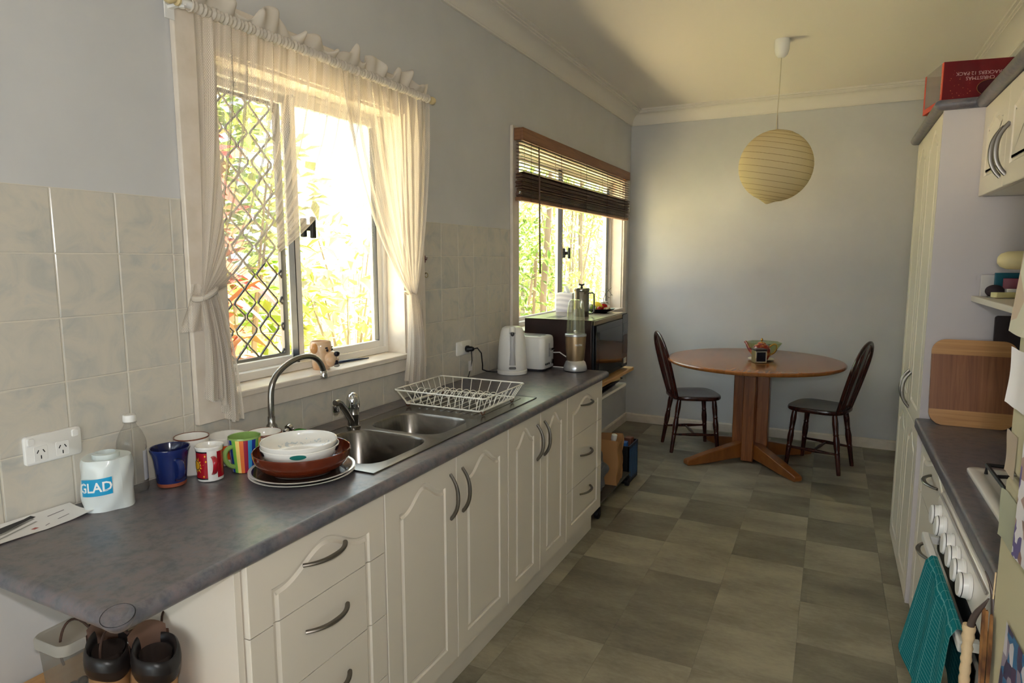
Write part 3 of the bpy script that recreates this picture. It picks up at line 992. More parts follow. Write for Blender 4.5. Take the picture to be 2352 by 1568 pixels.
for k in range(18):
    inst('slat', ss, bl, (rb.uniform(-.004, .004), .01 + rb.uniform(-.006, .006), -.180 - k * .0079), (rb.uniform(-.10, .10), rb.uniform(-.12, .12), 0) if 0 else (0, rb.uniform(-.13, .13), 0))
MB().box((-.020, -L2 / 2, -.338), (.020, L2 / 2, -.318)).build('bottom_rail', M_BLINDL, bl, bevel=.003)
for y in (-.95, -.48, 0, .48, .95):
    for x in (-.0215, .0215):
        MB().tube([(x, y, 0), (x, y, -.338)], .0013, 4).build('ladder_cord', M_BLINDW, bl)
MB().tube([(.03, -.86, -.01), (.033, -.858, -.2), (.034, -.853, -.48), (.034, -.845, -.756)], [.0035, .005, .005, .0058], 6).build('wand', M_BLINDW, bl)
# ------------------------------------------------------------------ things on the left bench
ZB = .9005
def wrap(vs, r, ang0, z0, tilt=0):
    """flat (u,v) points wrapped round a cylinder of radius r about the z axis"""
    return [(r * math.cos(ang0 + u / r), r * math.sin(ang0 + u / r), z0 + v) for (u, v, *_) in vs]
def arc_patch(mb, r, a0, a1, z0, z1, n=14, m=0, r1=None):
    vs = []; fs = []
    for i in range(n + 1):
        a = a0 + (a1 - a0) * i / n
        vs += [(r * math.cos(a), r * math.sin(a), z0), ((r1 or r) * math.cos(a), (r1 or r) * math.sin(a), z1)]
    for i in range(n): fs.append((2 * i, 2 * i + 2, 2 * i + 3, 2 * i + 1))
    mb.add(vs, fs, m)

def handle_loop(parent, a, r0, r1, z0, z1, out, rad, m, flat=(1, 1)):
    ca, sa = math.cos(a), math.sin(a)
    P = bez((r1 - .003, 0, z1), (r1 + out * 1.25, 0, z1 + .006), (r0 + out * 1.3, 0, z0 + .012), (r0 - .002, 0, z0), 14)
    P = [(x * ca, x * sa, z) for x, y, z in P]
    return MB().tube(P, rad, 8, flat=flat).build('handle', m, parent)

def mug(name, label, loc, rb, rt, h, outer, inner, rz=0, rim=None, prof=None, wall=.0032, foot=None, hand=None, group='mugs waiting on the bench'):
    e = thing(name, label, 'mug', (loc[0], loc[1], ZB), rz, group)
    prof = prof or [(rb, .004), (rb + (rt - rb) * .3, h * .35), (rb + (rt - rb) * .62, h * .7), (rt, h - .004)]
    P = [(0, 0), (rb - .004, 0)] + prof + [(rt - .0006, h)]
    P += [(rt - wall, h - .0012)] + [(max(.002, r - wall), z) for r, z in reversed(prof[:-1])] + [(rb - wall - .003, .006), (0, .005)]
    nO = len(prof) + 2
    ms = [0] * (nO - 1) + [2] * 2 + [1] * (len(P) - nO - 2)
    if foot:
        for k in range(foot): ms[k] = 3
    ms = ms[:len(P) - 1]
    MB().lathe(P, 36, ms).build('cup', [outer, inner, rim or outer, MATS.get('terracotta_foot') or outer], e)
    if hand: handle_loop(e, *hand)
    return e

mat('terracotta_foot', c(150, 78, 52), .7)
M_BLUE = mat('cobalt_glaze', c(26, 44, 104), .14, coat=.6, var=(10, c(20, 32, 84)))
mug('mug', 'large cobalt blue pottery mug with bare clay foot', (.088, 1.118), .036, .0505, .106, M_BLUE, mat('dark_blue_glaze', c(16, 22, 66), .14, coat=.6),
    prof=[(.036, .003), (.037, .012), (.040, .045), (.043, .075), (.0465, .092), (.0505, .102)], foot=3, hand=(-.25, .040, .044, .022, .078, .030, .0068, M_BLUE, (1.3, .8)))
mug('mug', 'white mug with thin brown rim standing behind the blue mug', (.051, 1.213), .042, .0475, .108, M_CERW, M_CERW, rim=mat('brown_rim', c(120, 66, 44), .3),
    hand=(.55, .042, .044, .03, .085, .024, .006, M_CERW))
M_REDP = mat('sun_mug_red', c(168, 24, 38), .14, coat=.4)
M_SUNY = mat('sun_mug_yellow', c(240, 176, 44), .2)
M_INK = mat('print_black', c(26, 20, 30), .3)
e = mug('mug', 'white mug printed with a yellow sun on a red panel', (.143, 1.197), .0335, .038, .098, M_CERW, M_CERW,
        prof=[(.0335, .002), (.0345, .01), (.0345, .084), (.0365, .091), (.038, .095)])
rp = .0348
A0 = -2.66; A1 = -.86
pm = MB(); arc_patch(pm, rp, A0, A1, .010, .084, 24); pm.build('red_panel', M_REDP, e)
pm = MB(); arc_patch(pm, rp + .0002, A0, A1, .0078, .0115, 24); arc_patch(pm, rp + .0002, A0, A1, .0825, .0865, 24, r1=rp + .0008); pm.build('panel_border', M_INK, e)
sa = -1.84
pm = MB()
for k in range(12):
    th = 2 * PI * k / 12 + .13; d = .13
    L_ = .0255 if k % 2 == 0 else .021
    tri = [(.0135 * math.cos(th - d * 1.9), .0135 * math.sin(th - d * 1.9)), (.0135 * math.cos(th + d * 1.9), .0135 * math.sin(th + d * 1.9)), (L_ * math.cos(th), L_ * math.sin(th))]
    pm.add(wrap(tri, rp + .0004, sa, .047), [(0, 1, 2)])
ring = [(.0118 * math.cos(i * PI / 12), .0118 * math.sin(i * PI / 12)) for i in range(24)]
vs = wrap([(0, 0)] + ring, rp + .0005, sa, .047)
pm.add(vs, [(0, 1 + i, 1 + (i + 1) % 24) for i in range(24)])
pm.build('sun_print', M_SUNY, e)
pm = MB(); pm.tube(wrap([(.0132 * math.cos(i * PI / 14), .0132 * math.sin(i * PI / 14)) for i in range(28)], rp + .0004, sa, .047), .0009, 4, closed=True)
pm.build('sun_ring', M_INK, e)
pm = MB()
for (uu, vv) in ((.029, .027), (.024, -.030), (.031, .012), (-.02, .03)):
    pm.add(wrap([(uu - .0025, vv), (uu, vv - .0035), (uu + .0025, vv), (uu, vv + .0035)], rp + .0005, sa, .047), [(0, 1, 2, 3)])
pm.build('star_print', M_SUNY, e)
pm = MB(); arc_patch(pm, rp, -.12, .95, .010, .084, 10); pm.build('red_panel', M_REDP, e)
handle_loop(e, -.42, .034, .036, .022, .070, .022, .0050, M_REDP, (1.3, .7))
M_ORG = mat('orange_glaze', c(222, 92, 34), .15, coat=.4)
e = mug('mug', 'wide white mug with an orange band behind the striped mug', (.066, 1.318), .040, .0545, .088, M_CERW, M_CERW, prof=[(.040, .003), (.046, .018), (.050, .045), (.0535, .078), (.0545, .084)])
pm = MB(); arc_patch(pm, .0474, -PI, PI, .022, .045, 36, r1=.0506); arc_patch(pm, .0506, -PI, PI, .045, .066, 36, r1=.0527); pm.build('orange_band', M_ORG, e)
handle_loop(e, -2.5, .046, .052, .03, .072, .02, .0055, M_CERW)
# striped mug
def stripes():
    t = NT('rainbow_stripes')
    tc = t.coord('Object'); sp = t.add('ShaderNodeSeparateXYZ'); t.link(tc, sp.inputs[0])
    a = t.math('ARCTAN2', sp.outputs[1], sp.outputs[0])
    a = t.math('FRACT', t.math('MULTIPLY', t.math('ADD', t.math('MULTIPLY', a, 1 / (2 * PI)), 1.0), 2.0))
    seq = [c(110, 170, 80), c(236, 196, 110), c(236, 150, 84), c(176, 30, 40), c(190, 180, 214), c(34, 64, 150), c(120, 180, 70), c(244, 214, 120), c(230, 120, 60), c(150, 30, 60), c(60, 150, 200), c(30, 50, 140)]
    col = t.ramp(a, [(i / len(seq), q) for i, q in enumerate(seq)], 'CONSTANT')
    t.link(col, t.p.inputs['Base Color']); t.p.inputs['Roughness'].default_value = .15; t.p.inputs['Coat Weight'].default_value = .4
    return t.m
M_STRIPE = stripes(); M_GRN = mat('lime_glaze', c(142, 174, 98), .15, coat=.4)
e = mug('mug', 'rainbow striped mug with lime green inside and handle', (.172, 1.293), .036, .0455, .104, M_STRIPE, M_GRN, rim=M_GRN,
        prof=[(.036, .003), (.038, .02), (.041, .05), (.0435, .08), (.0455, .099)])
handle_loop(e, -1.62, .037, .043, .020, .080, .029, .0066, M_GRN)

# stack of small bowls
M_BRIM = MATS['brown_rim']
def bowl(name, label, loc, rb, rt, h, z, outer, inner, rim, group, cat='bowl', wall=.003, belly=.6):
    e = thing(name, label, cat, (loc[0], loc[1], z), 0, group)
    pr = [(rb, .004)] + [(rb + (rt - rb) * math.sin(PI / 2 * s) ** belly, .004 + (h - .006) * (1 - math.cos(PI / 2 * s)) ** .9) for s in (.15, .3, .45, .6, .75, .9, 1)]
    P = [(0, .001), (rb - .002, 0)] + pr + [(rt - wall * .5, h)] + [(max(.001, r - wall), zz + .001) for r, zz in reversed(pr)] + [(0, .006)]
    nO = len(pr) + 2
    ms = ([0] * (nO - 2) + [2] * 3 + [1] * len(P))[:len(P) - 1]
    MB().lathe(P, 44, ms).build('bowl_body', [outer, inner, rim], e)
    return e
for k in range(4):
    bowl('small_bowl', ['lowest', 'second lowest', 'third', 'topmost'][k] + ' small white bowl in the stack in front of the gooseneck tap', (.130, 1.404), .026, .0535, .040, ZB + k * .0145,
         M_CERW, M_CERW, M_BRIM, 'small white bowls stacked by the tap')
# plates and big bowls
PC = (.349, 1.338)
M_BRPL = mat('dark_brown_glaze', c(70, 56, 50), .1, coat=.6)
def plate(label, z):
    e = thing('dinner_plate', label, 'plate', (PC[0], PC[1], z), 0, 'dinner plates under the bowls')
    P = [(0, .002), (.078, 0), (.084, .002), (.110, .006), (.144, .0125), (.1465, .0145), (.144, .0150), (.137, .0140), (.108, .009), (.086, .0055), (.080, .005), (0, .005)]
    MB().lathe(P, 56, [1, 1, 1, 1, 1, 1, 1, 0, 0, 2, 2]).build('plate_body', [M_BRPL, M_CERW, mat('pale_plate_centre', c(190, 184, 180), .12, coat=.5)], e)
plate('lower of the two dark plates with white rims under the bowls', ZB)
plate('upper dark dinner plate with white rim carrying the brown bowl', ZB + .0085)
M_AMBER = mat('brown_bowl_glaze', c(112, 46, 22), .12, coat=.6, var=(9, c(92, 34, 16)))
zb = ZB + .0085 + .005
bowl('serving_bowl', 'large reddish brown bowl sitting on the dark plates', PC, .060, .1345, .064, zb, M_AMBER, M_AMBER, M_AMBER, 'big bowls on the plates')
e = bowl('serving_bowl', 'white bowl with coloured spots stacked inside the brown bowl', (PC[0] - .004, PC[1] - .003), .050, .108, .052, zb + .025, M_CERW, M_CERW, M_CERW, 'big bowls on the plates', belly=.75)
for (a, m_, s) in ((-2.0, M_INK, 1.0), (-.85, mat('teal_spot', c(40, 120, 110), .2), 1.3), (-2.75, mat('red_spot', c(160, 40, 44), .2), 1.), (.4, M_INK, 1.)):
    pm = MB(); rr = .1015
    ring = [(.016 * s * math.cos(i * PI / 10), .0072 * math.sin(i * PI / 10)) for i in range(20)]
    def wv(uv):
        u_, v_ = uv; z_ = .0425 + v_; s_ = .1079 + (z_ - .0425) * .28
        return (s_ * math.cos(a + u_ / rr), s_ * math.sin(a + u_ / rr), z_)
    pm.add([wv((0, 0))] + [wv(q) for q in ring], [(0, 1 + i, 1 + (i + 1) % 20) for i in range(20)])
    pm.build('spot', m_, e)
M_FLOR = NT('floral_white_glaze')
_v = M_FLOR.coord('Object'); _f1 = M_FLOR.noise(_v, 90, 3); _sp = M_FLOR.add('ShaderNodeSeparateXYZ'); M_FLOR.link(_v, _sp.inputs[0])
_rad = M_FLOR.math('SQRT', M_FLOR.math('ADD', M_FLOR.math('POWER', _sp.outputs[0], 2), M_FLOR.math('POWER', _sp.outputs[1], 2)))
_band = M_FLOR.math('MULTIPLY', M_FLOR.math('GREATER_THAN', _rad, .072), M_FLOR.math('LESS_THAN', _rad, .095))
_n2 = M_FLOR.noise(_v, 14, 1)
_fac = M_FLOR.math('MULTIPLY', M_FLOR.math('MULTIPLY', _band, M_FLOR.math('GREATER_THAN', _f1, .56)), M_FLOR.math('GREATER_THAN', _n2, .52))
_mx = M_FLOR.add('ShaderNodeMix', data_type='RGBA'); M_FLOR.link(_fac, _mx.inputs[0]); _mx.inputs[6].default_value = c(230, 229, 224); _mx.inputs[7].default_value = c(190, 200, 206)
M_FLOR.link(_mx.outputs[2], M_FLOR.p.inputs['Base Color']); M_FLOR.p.inputs['Roughness'].default_value = .12; M_FLOR.p.inputs['Coat Weight'].default_value = .5
bowl('serving_bowl', 'white bowl with faint floral pattern inside, topmost on the plates', (PC[0] - .006, PC[1] - .004), .046, .1055, .048, zb + .0415, M_CERW, M_FLOR.m, M_CERW, 'big bowls on the plates', belly=.75)
# tap lever knob beside the gooseneck and a green scrubber
kn_ = bpy.data.objects['gooseneck_tap']
MB().lathe([(0, 0), (.007, 0), (.007, .014), (.0145, .016), (.0155, .022), (.0145, .028), (.008, .029), (0, .027)], 18, T=Matrix.Translation((.018, .036, .052)) @ Matrix.Rotation(-1.2, 4, 'X')).build('lever_knob', M_CHROME, kn_)
MB().tube([(0, 0, .045), (.012, .026, .054)], .007, 8).build('lever_stem', M_CHROME, kn_)
sp_ = MB()
sp_.loft([[(x, y, 0) for x, y in rrect(.05, .085, .012)], [(x, y, .018) for x, y in rrect(.05, .085, .012)], [(x, y, .022) for x, y in rrect(.044, .079, .01)]])
o = sp_.build('scrubbing_pad', mat('green_scourer', c(70, 160, 58), .9, bump=(300, .5)), loc=(.045, 1.615, ZB), angle=50)
tag(o, 'bright green scrubbing pad on the bench behind the plates', 'scourer')

# bag roll with printed band
e = thing('bag_roll', 'white plastic bag roll printed GLAD beside the clear bottle', 'bag roll', (.079, .952, ZB))
rgp = random.Random(3)
def rollp(s, t):
    a = 2 * PI * s
    z = .132 * t
    r = .0565 + .0014 * math.sin(3 * a + 6 * t) + .0012 * math.sin(7 * a - 9 * t) - .006 * max(0, t - .85) / .15 * (1 + .4 * math.sin(5 * a)) + .003 * max(0, .12 - t) / .12 * math.sin(4 * a)
    if t > .999: r *= .55
    return (r * math.cos(a), r * math.sin(a), z - (.010 if t > .999 else 0))
MB().grid(rollp, 56, 22).build('roll', mat('film_white', c(220, 228, 228), .3, coat=.3), e)
MB().lathe([(.030, .120), (.030, .134), (.022, .136), (.020, .122), (0, .122)], 24).build('roll_core', mat('film_white2', c(206, 216, 216), .4), e)
af = -.86                                     # angle facing the camera
pm = MB()
n = 16
vs = []; fs = []
for i in range(n + 1):
    u = -.048 + .076 * i / n
    zz = .008 * (i / n)
    for v in (.038, .080): vs.append((u, v + zz))
    if i < n: fs.append((2 * i, 2 * i + 2, 2 * i + 3, 2 * i + 1))
pm.add(wrap(vs, .0596, af, .0), fs); pm.build('blue_band', mat('cyan_print', c(24, 154, 204), .3), e)
tv, tf = text_mesh('GLAD', .0335, align='CENTER', bold=True)
tv = [(x * .92 - .012, z + .0475 + (x + .05) * .09, 0) for x, z, _ in tv]
pm = MB().add(wrap(tv, .0600, af, .0), tf); pm.build('printed_lettering', mat('print_white', c(236, 238, 238), .4), e, smooth=False)

# clear bottle
M_PET = glassy('clear_plastic', (.97, .97, .965, 1), .09, .05, body=c(214, 212, 206), amount=.10)
e = thing('plastic_bottle', 'empty clear plastic bottle with white cap behind the bag roll', 'bottle', (.040, 1.044, ZB))
P = [(0, .004), (.02, .002), (.030, 0), (.034, .006), (.034, .020), (.0335, .110), (.0352, .114), (.0352, .128), (.033, .140), (.026, .160), (.016, .176), (.0135, .182), (.0135, .190)]
MB().lathe(P, 32).build('bottle_body', M_PET, e)
MB().lathe([(.0165, .1835), (.0165, .186), (0.0135, .186)], 24).build('neck_ring', M_PET, e)
MB().lathe([(.0155, .188), (.0160, .190), (.0160, .203), (.0145, .206), (0, .206)], 24).build('cap', M_WHITEP, e)
pm = MB(); arc_patch(pm, .0343, .2, 1.5, .03, .11, 10); pm.build('label_strip', mat('bottle_label', c(206, 208, 214), .4), e)

# flyer lying against the tiles
e = thing('paper_flyer', 'white printed flyer lying on the bench at the left edge', 'flyer', (.05, .775, ZB))
def sheet(s, t):
    y = -.16 + .285 * s; x = -.046 + .098 * t
    return (x, y, .0006 + .006 * max(0, s - .82) / .18 * t + .0025 * abs(math.sin(5 * s)) * (t ** 2) + .010 * (1 - t) ** 3)
MB().grid(sheet, 24, 8).build('sheet', M_PAPER, e)
def on(s, t, dz=.0006):
    x, y, z = sheet(s, t); return (x, y, z + dz)
pm = MB()
pm.add([on(.30, .22), on(.62, .10), on(.68, .05), on(.70, .16), on(.45, .46), on(.32, .40)], [(0, 1, 2, 3), (0, 3, 4, 5)]); pm.build('photo_print', mat('print_charcoal', c(44, 42, 44), .4), e)
pm = MB()
pm.add([on(.16, .52), on(.40, .44), on(.66, .18, .0009), on(.68, .24, .0009), on(.42, .52), on(.17, .57)], [(0, 1, 4, 5), (1, 2, 3, 4)])
pm.add([on(.30, .74), on(.66, .36), on(.67, .40), on(.31, .79)], [(0, 1, 2, 3)]); pm.build('cutlery_print', mat('print_silver', c(150, 150, 146), .4), e)
pm = MB().add([on(.56, .72), on(.60, .68), on(.615, .76), on(.575, .80)], [(0, 1, 2, 3)]); pm.build('logo_print', mat('print_red', c(170, 70, 62), .4), e)
pm = MB()
for (a, b, t0) in ((.78, .88, .62), (.66, .70, .76), (.02, .16, .30), (.02, .13, .38), (.03, .17, .22), (.76, .90, .30)):
    pm.add([on(a, t0), on(b, t0 - .05), on(b, t0 - .02), on(a, t0 + .03)], [(0, 1, 2, 3)])
pm.build('text_print', mat('print_grey', c(110, 108, 112), .5), e)

# ------------------------------------------------------------------ power points
def socket(label, y0, y1, z0, z1, double):
    e = thing('power_point', label, 'power point', (0, (y0 + y1) / 2, (z0 + z1) / 2))
    w_, h_ = y1 - y0, z1 - z0
    mb = MB(); k = rrect(w_, h_, .008)
    mb.loft([[(.0003, y, z) for y, z in k], [(.0075, y, z) for y, z in k], [(.0095, y * .97, z * .95) for y, z in k]], cap0=False)
    mb.build('face_plate', M_WHITEP, e, angle=50)
    cols = (-w_ * .24, w_ * .14) if double else (w_ * .1,)
    for i, yc in enumerate(cols):
        MB().loft([[(.0095, y + yc, z - .010) for y, z in rrect(.030, .036, .003)], [(.0102, y + yc, z - .010) for y, z in rrect(.029, .035, .003)]], cap0=False).build('outlet', M_WHITEP, e)
        for (dy, dz, a) in ((-.0065, .005, .5), (.0065, .005, -.5), (0, -.009, 0)):
            T = Matrix.Translation((.0103, yc + dy, -.010 + dz)) @ Matrix.Rotation(-a, 4, 'X')
            MB().box((-.0004, -.0011, -.0042), (.0003, .0011, .0042), T=T).build('slot', M_BLACK, e, smooth=False)
    for yc in ((-w_ * .40, w_ * .38) if double else (-w_ * .2,)):
        MB().loft([[(.0092, y + yc, z + .021) for y, z in rrect(.016, .019, .004)], [(.013, y + yc, z + .021) for y, z in rrect(.013, .016, .004)]], cap0=False).build('switch', M_WHITEP, e, angle=50)
    return e
socket('double white power point on the tiles above the bag roll', .810, .938, 1.028, 1.098, True)
socket('white power point with a black plug on the tiles beside the kettle', 2.760, 2.900, 1.026, 1.096, False)
e = thing('power_lead', 'black plug and lead running from the wall socket to the kettle', 'power lead', (.01, 2.845, 1.055))
MB().tube([(.003, 0, 0), (.014, 0, 0), (.016, 0, 0), (.034, .006, 0), (.040, .012, 0)], [.017, .018, .014, .013, .008], 12).build('plug', M_BLACK, e)
MB().tube([(.036, .008, 0), (.05, .03, .003), (.045, .08, -.03), (.03, .12, -.10), (.018, .14, -.128), (.03, .165, -.14), (.06, .19, -.146), (.09, .21, -.146)], .0036, 6).build('cord', M_BLACK, e)
MB().tube([(.03, .004, -.012), (.03, .008, -.06), (.02, .0, -.12), (.012, -.004, -.149)], .0028, 6).build('spare_cord', M_BLACK, e)
MB().box((.026, -.022, -.112), (.0272, .014, -.060)).build('test_tag', mat('tag_paper', c(214, 212, 214), .5), e, smooth=False)

# wall hook and ring beside the curtain
e = thing('wall_hook', 'small dark red hook on the wall right of the lace curtain', 'hook', (.001, 2.490, 1.511))
MB().loft([[(0, y, z) for y, z in rrect(.012, .034, .004)], [(.005, y, z) for y, z in rrect(.010, .032, .004)]]).build('hook_plate', mat('oxblood', c(104, 30, 30), .4), e)
MB().tube([(.004, 0, 0), (.014, 0, -.004), (.016, 0, .008)], .002, 6).build('hook_pin', mat('oxblood', c(104, 30, 30)), e)
e = thing('wall_ring', 'small brass ring hook on the tiles below the red hook', 'hook', (.001, 2.497, 1.438))
MB().tube([(.006 + .002 * math.cos(a), .009 * math.cos(a), .010 * math.sin(a)) for a in [i * PI / 8 for i in range(16)]], .0016, 6, closed=True).build('ring', mat('brass', c(170, 146, 96), .3, metal=1.), e)
MB().tube([(0, 0, .010), (.007, 0, .010)], .0016, 6).build('ring_screw', mat('brass', c(170, 146, 96)), e)

# ------------------------------------------------------------------ sill things
e = thing('dog_mug', 'ceramic bulldog head mug standing on the windowsill', 'mug', (-.042, 1.850, 1.0985), .0)
M_DOG = mat('cream_dog_glaze', c(226, 204, 176), .15, coat=.5, var=(16, c(206, 160, 116), 2))
M_TAN = mat('tan_dog_glaze', c(208, 150, 92), .15, coat=.5)
fx, fy = .975, .22                               # facing direction (toward the lens and along the sill)
P = [(0, .001), (.030, 0), (.033, .006), (.036, .03), (.039, .06), (.040, .085), (.038, .104), (.0355, .1075), (.033, .106), (.034, .08), (.030, .01), (0, .008)]
MB().lathe(P, 28).build('cup', M_DOG, e)
MB().sphere((.040 * fx, .040 * fy, .045), .026, 18, 12, sc=(1.0, 1.05, 1.0)).build('muzzle', M_DOG, e)
for s in (-1, 1):
    MB().sphere((.046 * fx - s * .012 * fy, .046 * fy + s * .012 * fx, .034), .019, 16, 10, sc=(1, 1, 1.2)).build('jowl', M_DOG, e)
    MB().sphere((.036 * fx - s * .016 * fy, .036 * fy + s * .016 * fx, .074), .0055, 10, 8).build('eye', M_INK, e)
    MB().sphere((.033 * fx - s * .018 * fy, .033 * fy + s * .018 * fx, .083), .007, 10, 8, sc=(1, 1, .5)).build('brow', M_INK, e)
    MB().sphere((-.004 * fx - s * .040 * fy, -.004 * fy + s * .040 * fx, .083), .019, 14, 10, sc=(.75, .75, 1.05)).build('ear', M_TAN, e)
MB().sphere((.066 * fx, .066 * fy, .060), .0105, 12, 10, sc=(1, 1.2, 1.0)).build('nose', M_INK, e)
MB().sphere((.060 * fx, .060 * fy, .026), .0125, 12, 10, sc=(.9, 1.1, .9)).build('mouth', M_INK, e)
MB().sphere((.064 * fx, .064 * fy, .016), .011, 12, 8, sc=(1, 1.1, .6)).build('chin', mat('grey_dog_glaze', c(170, 166, 158), .2), e)
e = thing('paintbrush', 'slim dark blue brush handle lying on the windowsill', 'brush', (-.070, 1.945, 1.0985))
MB().tube([(0, 0, .006), (.004, .03, .006), (.014, .09, .006), (.023, .15, .0045), (.028, .185, .0035)], [.0045, .0058, .0055, .004, .0028], 8).build('handle', mat('navy_lacquer', c(34, 44, 66), .25), e)
MB().tube([(-.001, -.006, .006), (-.004, -.03, .006)], [.0046, .0042], 8).build('ferrule', M_CHROME, e)

# ------------------------------------------------------------------ dish rack
e = thing('dish_rack', 'empty white wire dish rack on the sink draining board', 'dish rack', (.306, 2.292, .9065))
hx, hy, zt_, zb_ = .211, .180, .076, .018
bx_, by_ = .180, .150
def rim(x, y, z, name):
    pts = [(x - .01, -y, z), (x, -y + .01, z), (x, y - .01, z), (x - .01, y, z), (-x + .01, y, z), (-x, y - .01, z), (-x, -y + .01, z), (-x + .01, -y, z)]
    MB().tube(pts, .0030, 6, closed=True).build(name, M_WIRE, e)
rim(hx, hy, zt_, 'top_rim'); rim(bx_, by_, zb_, 'base_rim')
for k in range(9):
    x = -.168 + k * .042
    for s in (-1, 1):
        MB().tube([(x * hx / .18, s * hy, zt_), (x, s * by_, zb_)], .0016, 5).build('wire', M_WIRE, e)
    MB().tube([(x, -by_, zb_), (x, by_, zb_)], .0016, 5).build('wire', M_WIRE, e)
for k in range(8):
    y = -.133 + k * .038
    for s in (-1, 1):
        MB().tube([(s * hx, y * hy / .15, zt_), (s * bx_, y, zb_)], .0016, 5).build('wire', M_WIRE, e)
for k in range(10):
    x = -.150 + k * .033
    MB().tube(bez((x, -.13, zb_), (x + .002, -.12, zb_ + .075), (x + .018, -.06, zb_ + .075), (x + .018, -.045, zb_), 10), .0017, 5).build('plate_loop', M_WIRE, e)
    MB().tube(bez((x, .02, zb_), (x + .002, .03, zb_ + .045), (x + .016, .08, zb_ + .045), (x + .016, .09, zb_), 8), .0017, 5).build('plate_loop', M_WIRE, e)
for sx in (-1, 1):
    for sy in (-1, 1):
        MB().tube([(sx * bx_ * .98, sy * by_ * .98, zb_), (sx * bx_ * .98, sy * by_ * .90, .0025), (sx * bx_ * .98, sy * by_ * .80, .0025), (sx * bx_ * .98, sy * by_ * .72, zb_)], .0026, 6).build('foot', mat('rusty_foot', c(96, 62, 44), .7), e)

# ------------------------------------------------------------------ kettle, toaster, blender
e = thing('kettle', 'white electric kettle on its base beside the toaster', 'kettle', (.155, 3.088, ZB), -1.10)
MB().lathe([(0, 0), (.078, 0), (.081, .003), (.081, .020), (.078, .0225), (0, .0225)], 40).build('power_base', M_WHITEP, e)
MB().lathe([(0, .024), (.077, .024), (.079, .028), (.078, .06), (.0755, .12), (.070, .18), (.062, .225), (.054, .246), (.040, .254), (0, .256)], 40).build('jug', M_WHITEP, e)
K_GREY = mat('translucent_grey', c(176, 176, 178), .25)
def hbar(z): return .0775 if z < .07 else .0775 - (z - .07) * .09
pts = [(.079, 0, .055), (.0795, 0, .075), (.081, 0, .12), (.080, 0, .17), (.072, 0, .215), (.058, 0, .245)]
MB().tube(pts, [.017, .016, .0125, .0125, .014, .016], 12, flat=(1, .5)).build('handle_strip', K_GREY, e)
MB().tube([(.058, .0, .252), (.074, 0, .225)], [.0165, .017], 12).build('handle', M_WHITEP, e)
MB().sphere((.078, 0, .222), .010, 14, 10, sc=(.6, 1, 1.4)).build('lid_button', mat('grey_button', c(60, 60, 62), .3), e)
MB().loft([[(.0805, y, .040 + z) for y, z in rrect(.038, .014, .006)], [(.0815, y, .040 + z) for y, z in rrect(.034, .012, .005)]]).build('maker_badge', mat('badge_grey', c(120, 118, 118), .3), e)
MB().tube([(-.05, .0, .235), (-.072, 0, .238), (-.083, 0, .246)], [.03, .022, .012], 10, flat=(1, .5)).build('spout', M_WHITEP, e)
e = thing('toaster', 'white two-slice toaster with chrome lever behind the kettle', 'toaster', (.178, 3.270, ZB))
mb = MB()
lo = lambda z, s: [(x, y, z) for x, y in rrect(.232 * s, .164 * s, .030)]
mb.loft([lo(.012, .97), lo(.016, 1.0), lo(.15, 1.0), lo(.175, .985), lo(.186, .95), lo(.190, .88)])
mb.build('shell', M_WHITEP, e, angle=50)
MB().loft([lo(0, .90), lo(.012, .95)]).build('base', mat('charcoal_plastic', c(58, 58, 62), .4), e)
for y in (-.032, .032):
    MB().box((-.082, y - .013, .186), (.078, y + .013, .1906)).build('slot', M_BLACK, e, smooth=False)
MB().box((.1155, -.010, .075), (.117, .010, .15)).build('lever_track', mat('pale_grey_plastic', c(196, 196, 196), .4), e)
MB().tube([(.116, 0, .118), (.130, 0, .118)], .006, 8).build('lever_stem', M_CHROME, e)
MB().tube([(.133, -.020, .118), (.133, .020, .118)], .0065, 10).build('lever', M_CHROME, e)
for k in range(3): MB().tube([(.114, -.050 + k * .022, .038), (.1195, -.050 + k * .022, .038)], .0058, 10).build('button', mat('grey_button', c(60, 60, 62)), e)
MB().tube([(.113, .036, .045), (.124, .036, .045)], .0135, 16).build('dial', M_CHROME, e)
MB().tube([(.09, .086, .085), (.14, .095, .088), (.19, .09, .06), (.212, .085, .02), (.215, .088, .004), (.16, .090, .004), (.1, .094, .004)], .0033, 6).build('cord', M_WHITEP, e)
e = thing('bullet_blender', 'gold and silver bullet blender with clear cup at the far bench end', 'blender', (.435, 3.304, ZB), -.55)
M_GOLD = mat('champagne_metallic', c(176, 150, 118), .3, metal=.85); M_SILV = mat('silver_plastic', c(190, 190, 192), .25, metal=.6)
MB().lathe([(0, 0), (.060, 0), (.060, .006), (0, .006)], 32).build('rubber_foot', M_BLACK, e)
MB().lathe([(0, .006), (.065, .006), (.066, .012), (.063, .03), (.055, .052), (.046, .062), (0, .062)], 36).build('base_skirt', M_SILV, e)
MB().lathe([(.045, .045), (.050, .075), (.054, .12), (.0565, .165), (.057, .194), (0, .194)], 36).build('motor_body', M_GOLD, e)
MB().lathe([(.0575, .193), (.0595, .195), (.0595, .205), (.056, .207), (0, .207)], 36).build('collar', M_SILV, e)
M_CUP = glassy('clear_cup', (.95, .95, .88, 1), .08, .06, body=c(224, 220, 190), amount=.12)
MB().lathe([(.0505, .208), (.050, .225), (.048, .29), (.045, .345), (.040, .378), (.032, .391), (0, .394)], 36).build('cup', M_CUP, e)
for k in range(4):
    a = k * PI / 2 + .4
    MB().tube([(.049 * math.cos(a), .049 * math.sin(a), .22), (.046 * math.cos(a), .046 * math.sin(a), .30), (.0425 * math.cos(a), .0425 * math.sin(a), .36)], .0028, 6).build('cup_rib', M_CUP, e)
